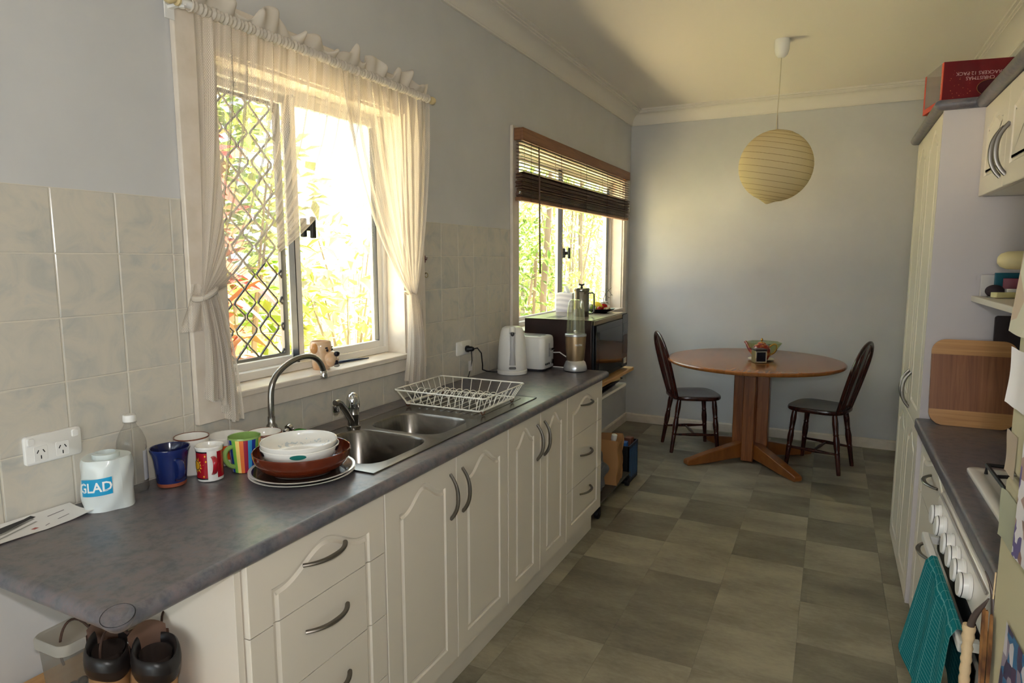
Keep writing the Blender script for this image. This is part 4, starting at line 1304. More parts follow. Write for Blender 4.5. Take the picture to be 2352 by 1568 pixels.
MB().lathe([(0, .208), (.016, .208), (.012, .222), (0, .226)], 12).build('blade_hub', M_CHROME, e)
tv, tf = text_mesh('NUTRI', .014, bold=True)
MB().add(wrap(tv, .0572, -.35, .145), tf).build('printed_lettering', MATS['print_white'], e, smooth=False)

# ------------------------------------------------------------------ microwave shelf and what stands on it
e = thing('wall_shelf', 'timber wall shelf carrying the microwave at the end of the bench', 'shelf', (0, 3.385, .70))
MB().box((.0, 0, .085), (.535, .745, .107)).build('top_board', M_PINE, e, bevel=.003)
MB().box((.0, 0, -.012), (.50, .70, .004)).build('lower_board', M_CABW, e, bevel=.002)
for y in (.0, .33): MB().box((.002, y, .004), (.45 if y == 0 else .02, y + .016, .085)).build('support', M_CABW, e, smooth=False)
MB().tube([(.47, .40, .022), (.50, .53, .02), (.53, .60, .016)], [.012, .013, .013], 8).build('stick', mat('pale_stick', c(206, 180, 128), .6), None, (0, 3.385, .70)) if 0 else None
e = thing('baking_tray', 'upper black oven tray on the lower shelf under the microwave', 'tray', (.27, 3.72, .7045), .04, 'oven trays under the microwave')
def tray(e, w_, l_, h_):
    mb = MB(); R = lambda s, z: [(x, y, z) for x, y in rrect(w_ * s, l_ * s, .02)]
    mb.loft([R(.94, 0), R(1.0, h_), R(1.04, h_ + .001), R(1.04, h_ - .0006), R(.985, h_ - .001), R(.93, .002)], cap0=True, cap1=True); return mb.build('tray_pan', M_BLACK, e, angle=50)
tray(e, .42, .54, .022)
e2 = copy_tree(e); e2.location = (.28, 3.73, .730); e2.rotation_euler = (0, .0, -.03); e2['label'] = 'top black oven tray in the pair under the microwave'
e['label'] = 'bottom black oven tray in the pair under the microwave'
o = MB().tube([(0, 0, 0), (.02, .10, .001), (.035, .18, .0)], [.010, .012, .012], 10).build('rolling_stick', mat('pale_stick', c(206, 180, 128), .6), None, (.47, 3.72, .7665))
tag(o, 'pale wooden stick lying on the oven trays under the microwave', 'stick')

e = thing('microwave', 'old woodgrain microwave oven with dark glass door', 'microwave', (.285, 3.75, .8075))
MB().box((-.215, -.325, .012), (.200, .325, .360)).build('cabinet', M_MWOOD, e, bevel=.004)
MB().box((-.214, -.324, .3602), (.199, .324, .3618)).build('top_sheet', mat('taupe_enamel', c(120, 108, 98), .3), e, smooth=False)
MB().box((.2002, -.325, .012), (.214, .325, .360)).build('front_frame', M_BLACK, e, bevel=.003)
MB().box((.2005, -.325, .335), (.217, .205, .360)).build('trim_strip', mat('worn_brass_trim', c(150, 132, 100), .35, metal=.6), e)
d = MB().box((.2145, -.318, .035), (.226, .190, .332)).build('door', M_BLACKG, e, bevel=.003)
MB().box((.2262, -.27, .075), (.2268, .14, .295)).build('door_window', mat('dark_door_glass', c(24, 18, 16), .04, spec=.7), d, smooth=False)
p_ = MB().box((.2145, .205, .02), (.222, .320, .355)).build('control_panel', mat('panel_black', c(30, 28, 28), .2), e, bevel=.002)
MB().box((.2222, .222, .245), (.2232, .302, .30)).build('display', mat('display_grey', c(76, 80, 84), .15), p_, smooth=False)
MB().box((.2222, .222, .105), (.2232, .302, .225)).build('keypad', mat('keypad_brown', c(66, 50, 42), .4), p_, smooth=False)
MB().box((.2222, .235, .040), (.2250, .290, .075)).build('door_button', mat('button_pale', c(200, 196, 180), .3), p_, bevel=.002)
for x in (-.16, .15):
    for y in (-.26, .26): MB().lathe([(0, 0), (.014, 0), (.014, .012), (0, .012)], 12).build('foot', M_BLACK, e, (x, y, 0))
for k in range(7):
    for j in range(3): MB().box((-.11 + j * .03, -.25 + k * .022, .3612), (-.088 + j * .03, -.24 + k * .022, .3624)).build('vent_slot', M_BLACK, e, smooth=False)
ZM = .8075 + .3622
e = thing('tissue_box', 'cube tissue box with wavy relief pattern on the microwave', 'tissue box', (.115, 3.975, ZM), .1)
bx2 = MB().loft([[(x, y, 0) for x, y in rrect(.112, .112, .004)], [(x, y, .122) for x, y in rrect(.112, .112, .004)]])
_t = NT('wavy_card'); _w = _t.add('ShaderNodeTexWave', bands_direction='Z', i_Scale=11., i_Distortion=3., i_Detail=0.); _t.link(_t.coord('Object'), _w.inputs['Vector'])
_t.link(_t.ramp(_w.outputs['Fac'], [(.3, c(222, 222, 222)), (.7, c(196, 196, 200))]), _t.p.inputs['Base Color']); _t.p.inputs['Roughness'].default_value = .6
bx2.build('carton', _t.m, e)
MB().lathe([(0, .1222), (.03, .1224), (.03, .1215)], 20, T=Matrix.Diagonal((1.2, .7, 1, 1))).build('opening', mat('tissue_hole', c(120, 120, 120), .8), e)
def tis(s, t): return (.05 * (s - .5) * (1 - .4 * t), .012 * math.sin(6 * s + 3 * t), .118 + .055 * t * (1 - .7 * abs(s - .45)))
MB().grid(tis, 10, 6).build('tissue', translucent('tissue_paper', c(236, 236, 236), .3), e)
e = thing('coffee_plunger', 'steel coffee plunger with bar handle on the microwave', 'coffee plunger', (.335, 3.665, ZM), .35)
M_ST2 = mat('polished_steel', c(150, 146, 140), .14, metal=1.)
MB().lathe([(0, 0), (.043, 0), (.045, .004), (.045, .150), (.0435, .152)], 32).build('jug', M_ST2, e)
MB().lathe([(.046, .150), (.047, .154), (.047, .166), (.044, .170), (0, .172)], 32).build('lid', M_ST2, e)
MB().tube([(0, 0, .171), (0, 0, .186)], [.008, .004], 10).build('plunger_stem', M_BLACK, e)
MB().tube([(-.016, 0, .194), (-.006, 0, .188), (.006, 0, .188), (.016, 0, .194)], [.004, .005, .005, .004], 8).build('plunger_knob', M_BLACK, e)
MB().tube([(.044, 0, .140), (.062, 0, .142), (.074, 0, .134), (.075, 0, .03), (.066, 0, .018), (.044, 0, .016)], .0062, 8, flat=(1.4, .8)).build('handle', M_ST2, e)
# fruit plate
FP = (.335, 4.000)
e = thing('fruit_plate', 'black shallow plate of fruit on the far corner of the microwave', 'plate', (FP[0], FP[1], ZM))
MB().lathe([(0, .001), (.05, 0), (.055, .003), (.09, .016), (.101, .024), (.099, .0255), (.087, .019), (.052, .007), (0, .006)], 36).build('plate_body', M_BLACK, e)
zf = ZM + .007
o = MB().lathe([(0, 0), (.006, .001), (.010, .004), (.022, .012), (.030, .028), (.031, .042), (.027, .058), (.018, .072), (.009, .080), (.006, .086), (0, .088)], 20, T=Matrix.Translation((0, 0, .0315)) @ Matrix.Rotation(1.45, 4, 'Y') @ Matrix.Rotation(.4, 4, 'X') @ Matrix.Translation((0, 0, -.044))).build('lemon', mat('lemon_skin', c(238, 208, 40), .45, bump=(180, .35)), None, (FP[0] - .012, FP[1] - .012, zf))
tag(o, 'yellow lemon on the black fruit plate', 'lemon')
e = thing('tomato', 'red tomato at the back of the black fruit plate', 'tomato', (FP[0] + .012, FP[1] + .048, zf + .002))
MB().lathe([(0, .004), (.012, 0), (.022, .006), (.027, .020), (.025, .034), (.015, .043), (.004, .041), (0, .040)], 20).build('flesh', mat('tomato_skin', c(176, 30, 22), .18, coat=.3), e)
MB().tube([(0, 0, .040), (.002, 0, .046)], .0022, 6).build('calyx', mat('vine_green', c(84, 96, 50), .6), e)
e = thing('tomato', 'small dark red tomato at the near edge of the fruit plate', 'tomato', (FP[0] + .02, FP[1] - .062, ZM + .010))
MB().sphere((0, 0, .0165), .0165, 14, 10).build('flesh', mat('tomato_skin2', c(150, 24, 26), .18, coat=.3), e)
rgs = random.Random(9)
for k in range(6):
    a = k * 1.05
    o = MB().sphere((0, 0, .011), .012, 10, 8, sc=(1, 1.25, .9)).build('nut', mat('nut_shell', c(190, 164, 120), .6, bump=(90, .5)), None, (FP[0] + .048 + .014 * math.cos(a) * (k % 3), FP[1] + .012 + .017 * math.sin(a) * (k % 3), zf + (.003 if k % 3 else .004)))
    tag(o, 'pale walnut among the nuts on the right of the fruit plate', 'nut', 'walnuts on the fruit plate')
o = MB().sphere((0, 0, .024), .024, 16, 10, sc=(.9, 1.1, .95)).build('onion', mat('onion_skin', c(222, 214, 206), .35), None, (FP[0] - .052, FP[1] - .030, zf + .001))
tag(o, 'whitish onion at the left of the fruit plate', 'onion')
def lab(s, t): return (.034 * (s - .5), .05 * (t - .5) + .006 * math.sin(9 * s), .014 * math.sin(2.5 * t) + .004 * math.sin(7 * s))
o = MB().grid(lab, 8, 8).build('produce_label', mat('green_label', c(150, 180, 60), .5, var=(30, c(30, 40, 30), 1)), None, (FP[0] - .022, FP[1] - .072, ZM + .024)); o.rotation_euler = (.75, .3, .3)
tag(o, 'green and black produce tag hanging over the fruit plate edge', 'tag')
e = thing('tomato_vine', 'bare dry tomato vine standing up from the fruit plate', 'vine', (FP[0] + .012, FP[1] + .060, zf + .046))
st = [(0, 0, -.002), (-.006, .004, .03), (.004, .008, .062), (.026, .012, .086), (.044, .014, .104)]
MB().tube(st, [.0022, .002, .0018, .0015, .001], 6).build('stem', mat('vine_dark', c(56, 58, 40), .7), e)
for (p, d) in ((1, (-.026, -.004, .006)), (2, (.024, .002, -.022)), (2, (-.016, .0, .018)), (3, (.020, 0, -.028)), (3, (-.012, .0, .016)), (0, (.02, .0, .01))):
    q = Vector(st[p]); t_ = q + Vector(d)
    mb = MB().tube([q, t_], [.0014, .001], 5)
    for k in range(5):
        a = k * 1.256; mb.tube([t_, t_ + Vector((.010 * math.cos(a), .010 * math.sin(a), -.004))], [.0016, .0003], 4)
    mb.build('calyx', mat('vine_dark', c(56, 58, 40)), e)
# ------------------------------------------------------------------ round dining table
TC = (1.185, 5.085)
tb = thing('dining_table', 'round timber pedestal dining table against the back wall', 'table', (TC[0], TC[1], 0), -.06)
prof = [(0, .739), (.600, .739), (.615, .742), (.624, .750), (.625, .760), (.618, .767), (.606, .769), (0, .769)]
MB().lathe(prof, 72).build('tabletop', M_OAK, tb, angle=30)
def feet_dir(k): return PI / 4 + k * PI / 2
for k in range(2):
    T = Matrix.Rotation(PI / 4 * 0 + k * PI / 2 + .12, 4, 'Z')
    poly = [(-.40, .738), (.40, .738), (.40, .718), (.36, .694), (-.36, .694), (-.40, .718)]
    vs = [(x, -.03, z) for x, z in poly] + [(x, .03, z) for x, z in poly]
    n = 6
    mb = MB().add(vs, [tuple(range(n)), tuple(range(2 * n - 1, n - 1, -1))] + [(i, (i + 1) % n, n + (i + 1) % n, n + i) for i in range(n)], T=T)
    mb.build('top_bearer', M_OAKV, tb, bevel=.004)
for k in range(4):
    a = k * PI / 2
    cx, cy = .083 * math.cos(a), .083 * math.sin(a)
    MB().box((cx - .043, cy - .043, .015), (cx + .043, cy + .043, .712)).build('post', M_OAKV, tb, bevel=.006)
MB().box((-.036, -.036, .03), (.036, .036, .712)).build('post_core', M_OAKV, tb, smooth=False)
for k in range(4):
    T = Matrix.Rotation(feet_dir(k), 4, 'Z')
    pl = [(.05, .030, .150), (.18, .024, .126), (.36, .008, .085), (.50, 0, .050), (.535, 0, .042), (.545, .010, .034), (.545, .0, .03)]
    loops = []
    for (x, z0, z1) in pl[:6]:
        hw = .036 if x < .5 else .030
        loops.append([(x, -hw, z0), (x, hw, z0), (x, hw, z1), (x, -hw, z1)])
    MB().loft(loops, T=T).build('foot', M_OAKF, tb, bevel=.006)

# ------------------------------------------------------------------ hoop-back chairs
def chair(label, loc, rz):
    e = thing('dining_chair', label, 'chair', (loc[0], loc[1], 0), rz, 'dark hoop-back dining chairs')
    # seat: rounded shield, front towards +x
    def outline(s, n=40):
        pts = []
        for i in range(n):
            a = 2 * PI * i / n
            ca, sa = math.cos(a), math.sin(a)
            k = (abs(ca) ** 3.4 + abs(sa) ** 3.4) ** (-1 / 3.4)
            x = .198 * k * ca; y = .200 * k * sa
            y *= 1 + .10 * (x / .2)
            pts.append((x * s, y * s))
        return pts
    mb = MB()
    o1 = outline(1)
    L = lambda s, z, dip=0: [(x, y, z - dip * (1 - (x / .2) ** 2)) for x, y in outline(s)]
    mb.loft([L(.93, .420), L(.99, .428), L(1.0, .440), L(.985, .450), L(.94, .453), L(.7, .449), L(.35, .444)])
    mb.build('seat', M_MAHOG, e, angle=50)
    turn = [(0, 0), (.013, .0), (.0145, .02), (.016, .10), (.0175, .14), (.0165, .150), (.019, .155), (.0165, .162), (.020, .19), (.0215, .23), (.0175, .268), (.0165, .275), (.0195, .281), (.0165, .288), (.0185, .32), (.0205, .36), (.0175, .405), (.014, .428), (0, .43)]
    legs = {}
    for nm, (tx, ty, bx, by) in dict(fl=(.130, .140, .165, .165), fr=(.130, -.140, .165, -.165), bl=(-.135, .120, -.195, .150), br=(-.135, -.120, -.195, -.150)).items():
        d = Vector((tx - bx, ty - by, .43)); T = Matrix.Translation((bx, by, 0)) @ d.to_track_quat('Z', 'Y').to_matrix().to_4x4() @ Matrix.Diagonal((1, 1, d.length / .43, 1))
        MB().lathe(turn, 14, T=T).build('leg', M_MAHOG, e)
        legs[nm] = lambda z, a=(bx, by), b=(tx, ty): (a[0] + (b[0] - a[0]) * z / .43, a[1] + (b[1] - a[1]) * z / .43, z)
    mids = []
    for a, b in (('fl', 'bl'), ('fr', 'br')):
        p, q = Vector(legs[a](.145)), Vector(legs[b](.145))
        pts = [p.lerp(q, s) for s in (0, .2, .4, .5, .6, .8, 1)]
        MB().tube(pts, [.007, .009, .0125, .0135, .0125, .009, .007], 10).build('stretcher', M_MAHOG, e)
        mids.append(p.lerp(q, .5))
    p, q = mids
    MB().tube([p.lerp(q, s) for s in (.06, .3, .5, .7, .94)], [.007, .010, .0135, .010, .007], 10).build('cross_stretcher', M_MAHOG, e)
    # hoop
    lean = .27
    def bp(y, z): return (-.165 - (z - .45) * lean, y, z)
    hp = []
    for i in range(41):
        t = i / 40
        if t < .32: s = t / .32; hp.append(bp(.150 + .035 * math.sin(s * PI / 2), .438 + .27 * s))
        elif t <= .68:
            a = (t - .32) / .36 * PI
            hp.append(bp(.185 * math.cos(a), .708 + .225 * math.sin(a) ** .8))
        else: s = (1 - t) / .32; hp.append(bp(-(.150 + .035 * math.sin(s * PI / 2)), .438 + .27 * s))
    MB().tube(hp, .0135, 10, flat=(1.15, .9)).build('hoop', M_MAHOG, e)
    for y in (-.105, -.058, .058, .105):
        zt = .708 + .225 * (1 - (y * 1.28 / .185) ** 2) ** .4 - .004
        MB().tube([bp(y, .448), bp(y * 1.08, .55), bp(y * 1.18, .70), bp(y * 1.28, zt)], [.0055, .0075, .0065, .005], 8).build('spindle', M_MAHOG, e)
    sl_ = []
    for (z, w_) in ((.447, .020), (.52, .026), (.62, .034), (.70, .022), (.78, .036), (.86, .030), (.929, .022)):
        x, y, zz = bp(0, z)
        sl_.append([(x - .005, -w_, zz), (x + .005, -w_, zz), (x + .005, w_, zz), (x - .005, w_, zz)])
    MB().loft(sl_).build('splat', M_MAHOG, e)
    return e
chair('dark hoop-back chair on the window side of the round table', (.724, 5.205), .46)
chair('dark hoop-back chair on the pantry side of the round table', (1.652, 5.150), PI - .30)

# ------------------------------------------------------------------ on the table
ZT = .7695
e = thing('glass_bowl', 'pale green glass bowl behind the teapot on the dining table', 'bowl', (1.235, 5.262, ZT))
M_GLB = glassy('green_glass', (.80, .84, .70, 1), .09, .05, body=c(190, 200, 160), amount=.22)
MB().lathe([(0, .003), (.045, 0), (.052, .004), (.075, .03), (.105, .07), (.131, .108), (.129, .110), (.100, .070), (.070, .032), (.048, .008), (0, .007)], 8).build('bowl_body', M_GLB, e, smooth=False)
e = thing('saucer', 'white saucer under the red teapot', 'saucer', (1.238, 5.055, ZT))
MB().lathe([(0, .001), (.05, 0), (.085, .008), (.092, .012), (.090, .0135), (.05, .004), (0, .0035)], 32).build('saucer_body', M_CERW, e)
e = thing('teapot', 'red and gold patterned teapot in the middle of the round table', 'teapot', (1.238, 5.055, ZT + .004), PI)
_t = NT('patterned_teapot'); _f = _t.noise(_t.coord('Object'), 26, 3); _t.link(_t.ramp(_f, [(.38, c(110, 26, 18)), (.5, c(150, 52, 30)), (.58, c(196, 140, 70)), (.66, c(120, 40, 26))]), _t.p.inputs['Base Color']); _t.p.inputs['Roughness'].default_value = .15; _t.p.inputs['Coat Weight'].default_value = .5
M_POT = _t.m
MB().lathe([(0, .0), (.048, 0), (.05, .006), (.062, .03), (.066, .055), (.062, .085), (.048, .108), (.030, .118)], 32).build('pot_body', M_POT, e)
MB().lathe([(.031, .117), (.030, .124), (.018, .132), (0, .134)], 24).build('lid', M_POT, e)
MB().lathe([(0, .133), (.005, .133), (.004, .138), (.009, .146), (.007, .156), (0, .160)], 12).build('lid_knob', mat('gilt', c(190, 150, 70), .25, metal=.8), e)
MB().tube([(.055, 0, .045), (.085, 0, .075), (.105, 0, .115), (.118, 0, .132)], [.018, .013, .010, .009], 12).build('spout', M_POT, e)
MB().tube(bez((-.055, 0, .098), (-.115, 0, .165), (-.125, 0, .06), (-.060, 0, .040), 14), .0062, 8).build('handle', mat('gilt', c(190, 150, 70)), e)
e = thing('tea_tin', 'small square silver tin with dark front before the teapot', 'tin', (1.236, 4.925, ZT), .42)
MB().box((-.042, -.042, 0), (.042, .042, .088)).build('tin_body', mat('tin_metal', c(170, 158, 112), .3, metal=.7), e, bevel=.004)
MB().box((-.043, -.043, .0885), (.043, .043, .102)).build('tin_lid', mat('tin_dark', c(40, 38, 40), .3), e, bevel=.004)
MB().box((-.031, -.0432, .014), (.031, -.0422, .080)).build('tin_window', mat('tin_front', c(24, 24, 34), .15), e, smooth=False)
fr = MB()
for (a, b) in (((-.039, .006), (.039, .012)), ((-.039, .082), (.039, .087)), ((-.039, .006), (-.032, .087)), ((.032, .006), (.039, .087))): fr.box((a[0], -.0436, a[1]), (b[0], -.0422, b[1]))
fr.build('tin_border', mat('tin_silver', c(206, 204, 204), .25, metal=.8), e, smooth=False)

# ------------------------------------------------------------------ pendant lamp
e = thing('pendant_lamp', 'round cream paper lantern hanging from the ceiling', 'pendant lamp', (1.334, 4.340, ZC))
MB().lathe([(0, 0), (.042, 0), (.043, -.02), (.041, -.06), (.034, -.085), (.022, -.099), (.006, -.104), (0, -.104)], 28).build('ceiling_rose', M_WHITEP, e)
MB().tube([(0, 0, -.10), (-.004, 0, -.3), (-.012, 0, -.545)], .0028, 6).build('cord', mat('cream_cord', c(206, 198, 176), .6), e)
MB().tube([(-.0072, .0012, -.42), (-.001, .003, -.545)], .0014, 5).build('hang_wire', M_HANDLE, e)
T0 = Matrix.Translation((-.004, 0, -.733)) @ Matrix.Rotation(.20, 4, 'Y') @ Matrix.Rotation(.06, 4, 'X')
RL = .213
prof = []; ribs = []
NR = 15
for j in range(NR + 1):
    th = .24 + (PI - .46) * j / NR
    ribs.append((RL * math.sin(th), RL * math.cos(th) * 1.0))
for j in range(NR):
    (ra, za), (rb_, zb2) = ribs[j], ribs[j + 1]
    prof.append((ra, za))
    for s in (.25, .5, .75):
        r_ = ra + (rb_ - ra) * s; z_ = za + (zb2 - za) * s
        prof.append((r_ + .0022 * math.sin(PI * s), z_))
prof.append(ribs[-1])
shade = MB().lathe(prof, 56, T=T0).build('paper_shade', M_RICE, e, angle=180)
M_RIB = mat('cane_rib', c(170, 140, 88), .6)
for (r_, z_) in ribs:
    MB().tube([tuple(T0 @ Vector((r_ * math.cos(a), r_ * math.sin(a), z_))) for a in [i * PI / 24 for i in range(48)]], .0013, 4, closed=True).build('rib', M_RIB, shade)
MB().lathe([(ribs[-1][0], ribs[-1][1]), (ribs[-1][0] * .6, ribs[-1][1] - .010), (.004, ribs[-1][1] - .022)], 24, T=T0).build('gathered_end', M_RICE, shade)

# ------------------------------------------------------------------ low trolley, bags and crate in the corner
e = thing('low_trolley', 'low wheeled trolley on the floor beyond the bench end', 'trolley', (.285, 3.80, 0))
MB().box((-.235, -.40, .070), (.235, .36, .086)).build('deck', mat('grey_board', c(90, 84, 76), .6), e, bevel=.003)
for x in (-.205, .232):
    for y in (-.318, .300):
        cst = MB().tube([(x - .012, y, .030), (x + .012, y, .030)], .030, 16).build('caster', M_BLACK, e, bevel=.003)
        MB().box((x - .016, y - .008, .03), (x + .016, y + .008, .0695)).build('caster_fork', M_BLACK, cst, smooth=False)
M_KRAFT = mat('kraft_paper', c(176, 128, 82), .8, bump=(30, .3))
e = thing('paper_bag', 'open brown paper bag full of packets on the low trolley', 'paper bag', (.425, 3.90, .087), .12)
def bagw(s, t):
    k = rrect(.19, .16, .006, 2)
    q = s * len(k); i = int(q) % len(k); f = q - int(q)
    a, b = k[i], k[(i + 1) % len(k)]
    x, y = a[0] + (b[0] - a[0]) * f, a[1] + (b[1] - a[1]) * f
    w = 1 + .06 * t
    return (x * w + .006 * math.sin(9 * t + 4 * s), y * w + .006 * math.sin(7 * s * 3 + 3 * t), .285 * t + (.015 * math.sin(12 * s) if t > .95 else 0))
MB().grid(bagw, 60, 10).build('bag_wall', M_KRAFT, e)
MB().box((-.09, -.075, .001), (.09, .075, .004)).build('bag_bottom', M_KRAFT, e, smooth=False)
def item(nm, lab, mb, m_, loc, rot=(0, 0, 0), cat=None):
    o = mb.build(nm, m_, None, loc, bevel=.003); o.rotation_euler = rot
    tag(o, lab, cat or nm.replace('_', ' ')); return o
item('bottle', 'white topped bottle sticking out of the brown paper bag', MB().lathe([(0, 0), (.026, 0), (.027, .12), (.016, .15), (.015, .165), (.018, .167), (.018, .20), (0, .202)], 18), M_WHITEP, (.445, 3.935, .20), (.12, .18, 0))
item('drink_can', 'silver can with red marking in the brown paper bag', MB().lathe([(0, 0), (.030, 0), (.032, .006), (.032, .115), (.027, .122), (0, .122)], 20), mat('can_foil', c(200, 200, 204), .2, metal=.8, var=(12, c(150, 60, 60), 1)), (.36, 3.90, .235), (.5, -.4, 0), 'can')
item('packet', 'dark blue packet standing in the brown paper bag', MB().box((-.03, -.02, 0), (.03, .02, .16)), mat('navy_packet', c(34, 40, 84), .3), (.405, 3.855, .20), (.1, .12, .3))
e = thing('plastic_bag', 'scrunched grey plastic bag hanging over the trolley beside the paper bag', 'plastic bag', (.40, 3.62, .087))
rgb = random.Random(6)
pb = MB()
ico = []
def blob(s, t):
    a = 2 * PI * s; th = PI * t
    r = .105 + .014 * math.sin(5 * a + 7 * th) + .010 * math.sin(9 * a - 5 * th) + .012 * math.sin(3 * a)
    return (r * .95 * math.sin(th) * math.cos(a), r * 1.25 * math.sin(th) * math.sin(a), .135 - r * 1.2 * math.cos(th))
MB().grid(blob, 48, 28).build('bag_skin', mat('grey_film', c(104, 104, 106), .35, coat=.2, bump=(20, .6)), e)
e = thing('storage_crate', 'black and blue storage crate of bits behind the paper bag', 'crate', (.462, 4.24, 0), 0)
M_CRB = mat('navy_crate', c(24, 40, 70), .4)
mb = MB()
for (a, b) in (((-.06, -.11, .0), (.055, -.102, .26)), ((-.06, .102, .0), (.055, .11, .26)), ((-.06, -.11, 0), (-.052, .11, .26)), ((-.06, -.11, .0), (.055, .11, .008))): mb.box(a, b)
mb.build('crate_body', M_BLACK, e, smooth=False)
MB().box((.047, -.11, 0), (.055, .11, .26)).build('crate_side', M_CRB, e, smooth=False)
for k in range(5): MB().box((.0552, -.095 + k * .041, .03), (.057, -.073 + k * .041, .24)).build('crate_rib', mat('blue_rib', c(40, 84, 130), .4), e, smooth=False)
item('box', 'bright blue carton standing up in the storage crate', MB().box((-.03, -.03, 0), (.03, .03, .27)), mat('bright_blue', c(30, 96, 170), .4), (.462, 4.172, .009), (0, 0, .1))
item('box', 'brown carton standing at the back of the storage crate', MB().box((-.025, -.03, 0), (.025, .03, .275)), mat('brown_card', c(110, 66, 50), .6), (.470, 4.285, .009), (0, 0, -.1))
# ------------------------------------------------------------------ right-hand run: fronts face -x
XF = 2.008
def flip(name, label, cat, y1, group=None):
    """thing whose local +x points to -x of the room: local y runs towards the camera"""
    return thing(name, label, cat, (XF, y1, 0), PI, group)
# pantry: y 2.88 .. 3.66
PY0, PY1 = 2.885, 3.665
u = flip('pantry_cabinet', 'tall cream pantry cupboard with white side panel', 'cabinet', PY1)
pw = PY1 - PY0
m_ = MB()
m_.box((-.53, 0, .142), (-.0195, .016, 2.045)); pv = pw - .017; m_.box((-.53, .0165, .142), (-.51, pv, 2.044)); m_.box((-.51, .0165, .142), (-.0195, pv, .16)); m_.box((-.51, .0165, 2.028), (-.0195, pv, 2.044)); m_.box((-.51, .0165, .80), (-.03, pv, .816))
m_.build('carcass', M_CABW, u, smooth=False)
MB().box((-.53, pw - .016, .142), (.0, pw + .0, 2.045)).build('side_panel', mat('white_side_panel', c(198, 191, 191), .5, spec=.3), u, smooth=False)
MB().box((-.53, .002, 0), (-.06, pw - .002, .141)).build('plinth', M_CAB, u, smooth=False)
for k in range(2):
    a = k * (pw - .018) / 2; w_ = (pw - .018) / 2 - .003
    for (z0, z1, hz) in ((.845, 2.043, .945), (.142, .842, None)):
        bm = panel_bm(front_panel(w_, z1 - z0))
        d = bm_object('door', bm, M_CAB, u, (-.019, a + .0015, z0))
        if hz: bow_handle(d, (.0185, w_ - .035 if k == 0 else .035, hz - z0), .155, 'z')
def rolled(name_parent, label, pts, zc, r, depth_back, cat='top board'):
    pass
e = thing('cupboard_top', 'grey laminate top board with rolled edge over the pantry and wall cupboards', 'top board', (XR, PY0, 2.045))
lx = lambda x: x - XR
r7 = .0185
def nose_run(P, Q, out):
    """half round nose between two points, bulging to 'out'"""
    A, B, o_ = Vector(P), Vector(Q), Vector(out)
    return [[tuple(p + o_ * (r7 * math.sin(PI * i / 8)) + Vector((0, 0, r7 + r7 * math.cos(PI * i / 8)))) for i in range(9)] for p in (A, B)]
yF = PY1 + .02 - PY0; yN = -.006; yC = 1.45 - PY0
mb = MB()
mb.box((lx(1.995), yN, 0), (-.0005, yF, 2 * r7)); mb.box((lx(2.118), yC, 0), (-.0005, yN, 2 * r7))
for (P, Q, o_) in (((lx(1.995), yF, 0), (lx(1.995), yN, 0), (-1, 0, 0)), ((lx(1.995), yN, 0), (lx(2.118), yN, 0), (0, -1, 0)), ((lx(2.118), yN, 0), (lx(2.118), yC, 0), (-1, 0, 0))):
    mb.loft(nose_run(P, Q, o_), closed=False, cap0=False, cap1=False)
mb.sphere((lx(1.995), yN, r7), r7, 14, 10); mb.sphere((lx(1.995), yF, r7), r7, 14, 10)
mb.build('board', M_BENCH, e, angle=50)
# wall cupboards
XU = 2.133
u = thing('wall_cupboard', 'cream two-door wall cupboard beside the pantry', 'cabinet', (XU, PY0 - .002, 1.732), PI)
ww = .74
m_ = MB(); m_.box((-.41, 0, 0), (-.02, .016, .312)); m_.box((-.41, ww - .016, 0), (-.02, ww, .312)); m_.box((-.41, 0, 0), (-.02, ww, .016)); m_.box((-.41, 0, .296), (-.02, ww, .312)); m_.box((-.41, 0, 0), (-.395, ww, .312))
m_.build('carcass', M_CABW, u, smooth=False)
for k in range(2):
    w_ = ww / 2 - .003
    d = bm_object('door', panel_bm(front_panel(w_, .311, rise=.03, shoulder=.08)), M_CAB, u, (-.019, k * ww / 2 + .0015, 0))
    bow_handle(d, (.0185, w_ - .035 if k == 0 else .035, .11), .155, 'z')
# open shelf unit below it
u = thing('wall_shelf', 'cream open wall shelf between the pantry and the wall panel', 'shelf', (XR, PY0, 1.355))
MB().box((lx(2.139), -.76, 0), (-.001, -.001, .020)).build('shelf_board', M_CAB, u, bevel=.002)
MB().box((lx(2.137), -.76, .0205), (-.001, -.742, .374)).build('shelf_divider', M_CAB, u, smooth=False)
e = thing('wall_fitting', 'cream rounded tube fitting on the wall above the small open shelf', 'fitting', (XR, 2.66, 1.505))
MB().lathe([(0, -.385), (.012, -.383), (.022, -.375), (.029, -.358), (.0305, -.335), (.0305, 0), (0, 0)], 28, T=Matrix.Rotation(PI / 2, 4, 'Y')).build('tube', mat('cream_tube', c(226, 210, 160), .4), e)
MB().box((-.02, -.05, -.05), (-.0005, .05, .05)).build('mounting_plate', M_CAB, e, bevel=.004)
